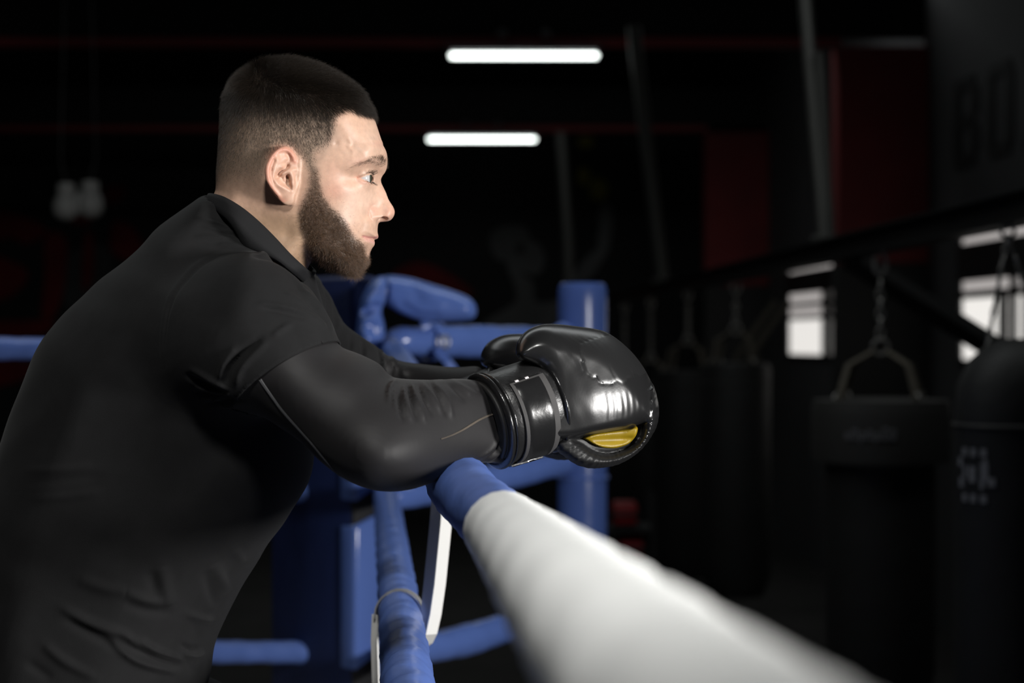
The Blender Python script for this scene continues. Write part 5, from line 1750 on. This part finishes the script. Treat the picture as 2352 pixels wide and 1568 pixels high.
    bag(1690, 8.38, 832, .17, 1.15, 'plain black punch bag just left of the small bright window', 'plain')
    bag(1580, 9.92, 850, .20, 1.2, 'black punch bag with webbing straps right of the gloves', 'plain')
    bag(1495, 11.57, 880, .20, 1.1, 'dark punch bag second from the blue post in the row', 'plain')
    bag(1435, 13.1, 880, .20, 1.1, 'dark punch bag just right of the blue post, farthest in the row', 'plain')
    # slanting straps seen left of the small window
    for a, b in ((1782, 700), (1812, 716)):
        o = band([P3(a, 690, 8.4), P3(a - 50, 760, 8.4), P3(a - 95, 828, 8.4)], (.9, .3, 0), .03, .006).build('bag_strap', web, None, smooth=False)
        tag(o, 'pale slanting webbing strap left of the small bright window, %s of two' % ('left' if a < 1800 else 'right'), 'strap', 'slanting bag straps')

    # ---- things by the back wall
    def flat(poly, d, t=.01):
        sp = spline([(a, b, 0) for a, b in poly], 5)[:, :2]
        return MB().prism([P(a, b, d) for a, b in sp], d - t, d)
    wy = 20.58
    mg = mat('mural_grey', (.15, .15, .15), .8, vary=(1.2, .35)); mg2 = mat('mural_dark', (.03, .03, .03), .8); myl = mat('mural_yellow', (.28, .24, .04), .8)
    mu = empty('boxer_mural', P3(1250, 650, wy))
    tag(mu, 'grey wall painting of a bare-chested boxer with one arm raised, behind the post', 'mural')
    flat([(1125, 560), (1128, 535), (1150, 522), (1180, 516), (1210, 524), (1220, 548), (1240, 562), (1252, 590), (1248, 615), (1232, 632), (1205, 625), (1185, 630), (1175, 618), (1160, 600), (1140, 595)], wy).build('painted_head', mg, mu, smooth=False)
    flat([(1165, 610), (1200, 628), (1225, 650), (1230, 690), (1275, 690), (1300, 660), (1330, 610), (1370, 570), (1400, 555), (1395, 580), (1370, 620), (1340, 660), (1320, 720), (1300, 800), (1090, 800), (1110, 745), (1150, 715), (1185, 690), (1180, 650)], wy + .005).build('painted_torso', mg, mu, smooth=False)
    flat([(1378, 475), (1400, 468), (1408, 500), (1404, 545), (1392, 570), (1372, 560), (1376, 520)], wy + .007).build('painted_forearm', mg, mu, smooth=False)
    for c in ((1345, 325, 20, 15), (1340, 405, 16, 22), (1375, 435, 22, 26)):
        flat([(c[0] + c[2] * math.cos(t), c[1] + c[3] * math.sin(t)) for t in np.linspace(0, 2 * math.pi, 9)[:-1]], wy).build('painted_glove', myl, mu, smooth=False)
    flat([(1185, 565), (1200, 560), (1206, 575), (1190, 582)], wy - .011, .004).build('painted_eye', mg2, mu, smooth=False)
    mr_ = mat('mural_red', (.20, .012, .015), .8, vary=(1.5, .3)); mdg = mat('mural_charcoal', (.065, .065, .065), .8, vary=(1.5, .3))
    gr = empty('graffiti_mural', P3(160, 600, wy))
    tag(gr, 'red and grey graffiti sprayed on the wall behind his back', 'mural')
    for i, q in enumerate([[(0, 480), (60, 500), (110, 530), (60, 560), (20, 545), (-60, 560), (-60, 470)], [(-40, 590), (30, 600), (66, 630), (40, 670), (0, 690), (-50, 680)], [(105, 540), (150, 545), (152, 620), (140, 690), (115, 735), (95, 720), (102, 640)], [(-40, 740), (60, 735), (125, 740), (90, 770), (-40, 775)],
                           [(195, 540), (215, 545), (212, 640), (190, 660)], [(262, 510), (300, 520), (332, 570), (310, 600), (270, 590), (252, 560)], [(-50, 835), (70, 832), (60, 870), (-50, 890)], [(240, 435), (280, 428), (285, 450), (255, 470)], [(165, 490), (215, 485), (210, 510), (170, 515)], [(890, 640), (960, 600), (1050, 640), (1080, 680), (900, 690)]]):
        flat(q, wy + .002 * (i % 3)).build('spray', mr_, gr, smooth=False)
    for i, q in enumerate([[(-60, 390), (480, 392), (490, 470), (300, 480), (150, 470), (-60, 460)], [(140, 600), (230, 560), (260, 620), (215, 720), (150, 700)], [(-60, 800), (60, 800), (60, 850), (-60, 860)]]):
        flat(q, wy + .012, .004).build('backing', mdg, gr, smooth=False)
    # pale gloves hanging on a cord
    steel_cord = mat('dark_cord', (.02, .02, .02), .8)
    gm = mat('pale_glove_leather', (.16, .16, .155), .6)
    def hung(px, py, lab, s):
        c = P3(px, py, 9.0)
        o = empty('hanging_glove', c); tag(o, lab, 'boxing glove', 'pale gloves hanging on a cord')
        MB().lathe(c, [(.012, .10), (.045, .095), (.05, .06), (.044, .04), (.062, .01), (.072, -.035), (.060, -.075), (.03, -.095), (.005, -.1)], 20).build('glove_body', gm, o)
        MB().tube([(c[0] + s * .05, c[1] - .02, c[2] + .02), (c[0] + s * .07, c[1] - .03, c[2] - .02), (c[0] + s * .06, c[1] - .03, c[2] - .05)], [.022, .026, .02], 12, ends=3).build('thumb', gm, o)
        MB().tube([(c[0], c[1], c[2] + .09), (c[0] - s * .03, c[1], c[2] + .22), (c[0] + (.02 if s < 0 else -.02) * 0 - s * -.035, c[1], CAMZ + 3.46)], .004, 8).build('cord', steel_cord, o)
    hung(152, 463, 'pale boxing glove hanging on a cord, the left of a pair', 1)
    hung(207, 458, 'pale boxing glove hanging on a cord, the right of a pair, beside red graffiti', -1)
    # red pads stacked behind the post
    rm = mat('red_pad_vinyl', (.25, .012, .014), .5); bm_ = mat('black_pad_vinyl', (.012, .012, .012), .5)
    for (a, b, c_, d_, lab) in ((1405, 1150, 1462, 1205, 'red and black kick shield right of the blue post, upper of two'), (1418, 1222, 1476, 1290, 'red and black kick shield right of the blue post, lower of two')):
        x0, z1 = P(a, b, 8.0); x1, z0 = P(c_, d_, 8.0)
        z0 += .004
        o = empty('kick_shield', ((x0 + x1) / 2, 8.0, z0)); tag(o, lab, 'kick shield', 'kick shields behind the post')
        MB().box((x0, 7.9, z0), (x1, 8.05, z1), .02).build('padding', rm, o)
        MB().box((x0 - .004, 7.896, z0 + (z1 - z0) * .38), (x1 + .004, 8.054, z0 + (z1 - z0) * .58), .006).build('strap', bm_, o)
    pole = empty('steel_pole', P3(1305, 700, 15)); tag(pole, 'faint grey upright pole in front of the painted boxer', 'pole')
    MB().tube([(P3(1312, 0, 15)[0], 15, FLOORZ), P3(1305, 560, 15), P3(1288, 305, 15)], .045, 12).build('tube', rodm, pole)
    MB().tube([(P3(1312, 0, 15)[0], 15, FLOORZ), (P3(1312, 0, 15)[0], 15, FLOORZ + .02)], .11, 16).build('base_plate', rodm, pole)
    x0, _ = P(1380, 0, 8.0); x1, _ = P(1500, 0, 8.0)
    o = empty('rack', ((x0 + x1) / 2, 8.0, FLOORZ)); tag(o, 'low dark steel rack carrying the red shields', 'rack')
    for z in (P(0, 1205, 8)[1], P(0, 1290, 8)[1]):
        MB().box((x0, 7.86, z - .02), (x1, 8.12, z)).build('shelf', steel, o, smooth=False)
    for xx in (x0 + .01, x1 - .01):
        for yy in (7.87, 8.11):
            MB().tube([(xx, yy, FLOORZ), (xx, yy, P(0, 1130, 8)[1])], .012, 8).build('leg', steel, o)
build_room()
build_ring()
build_person()
build_glove()
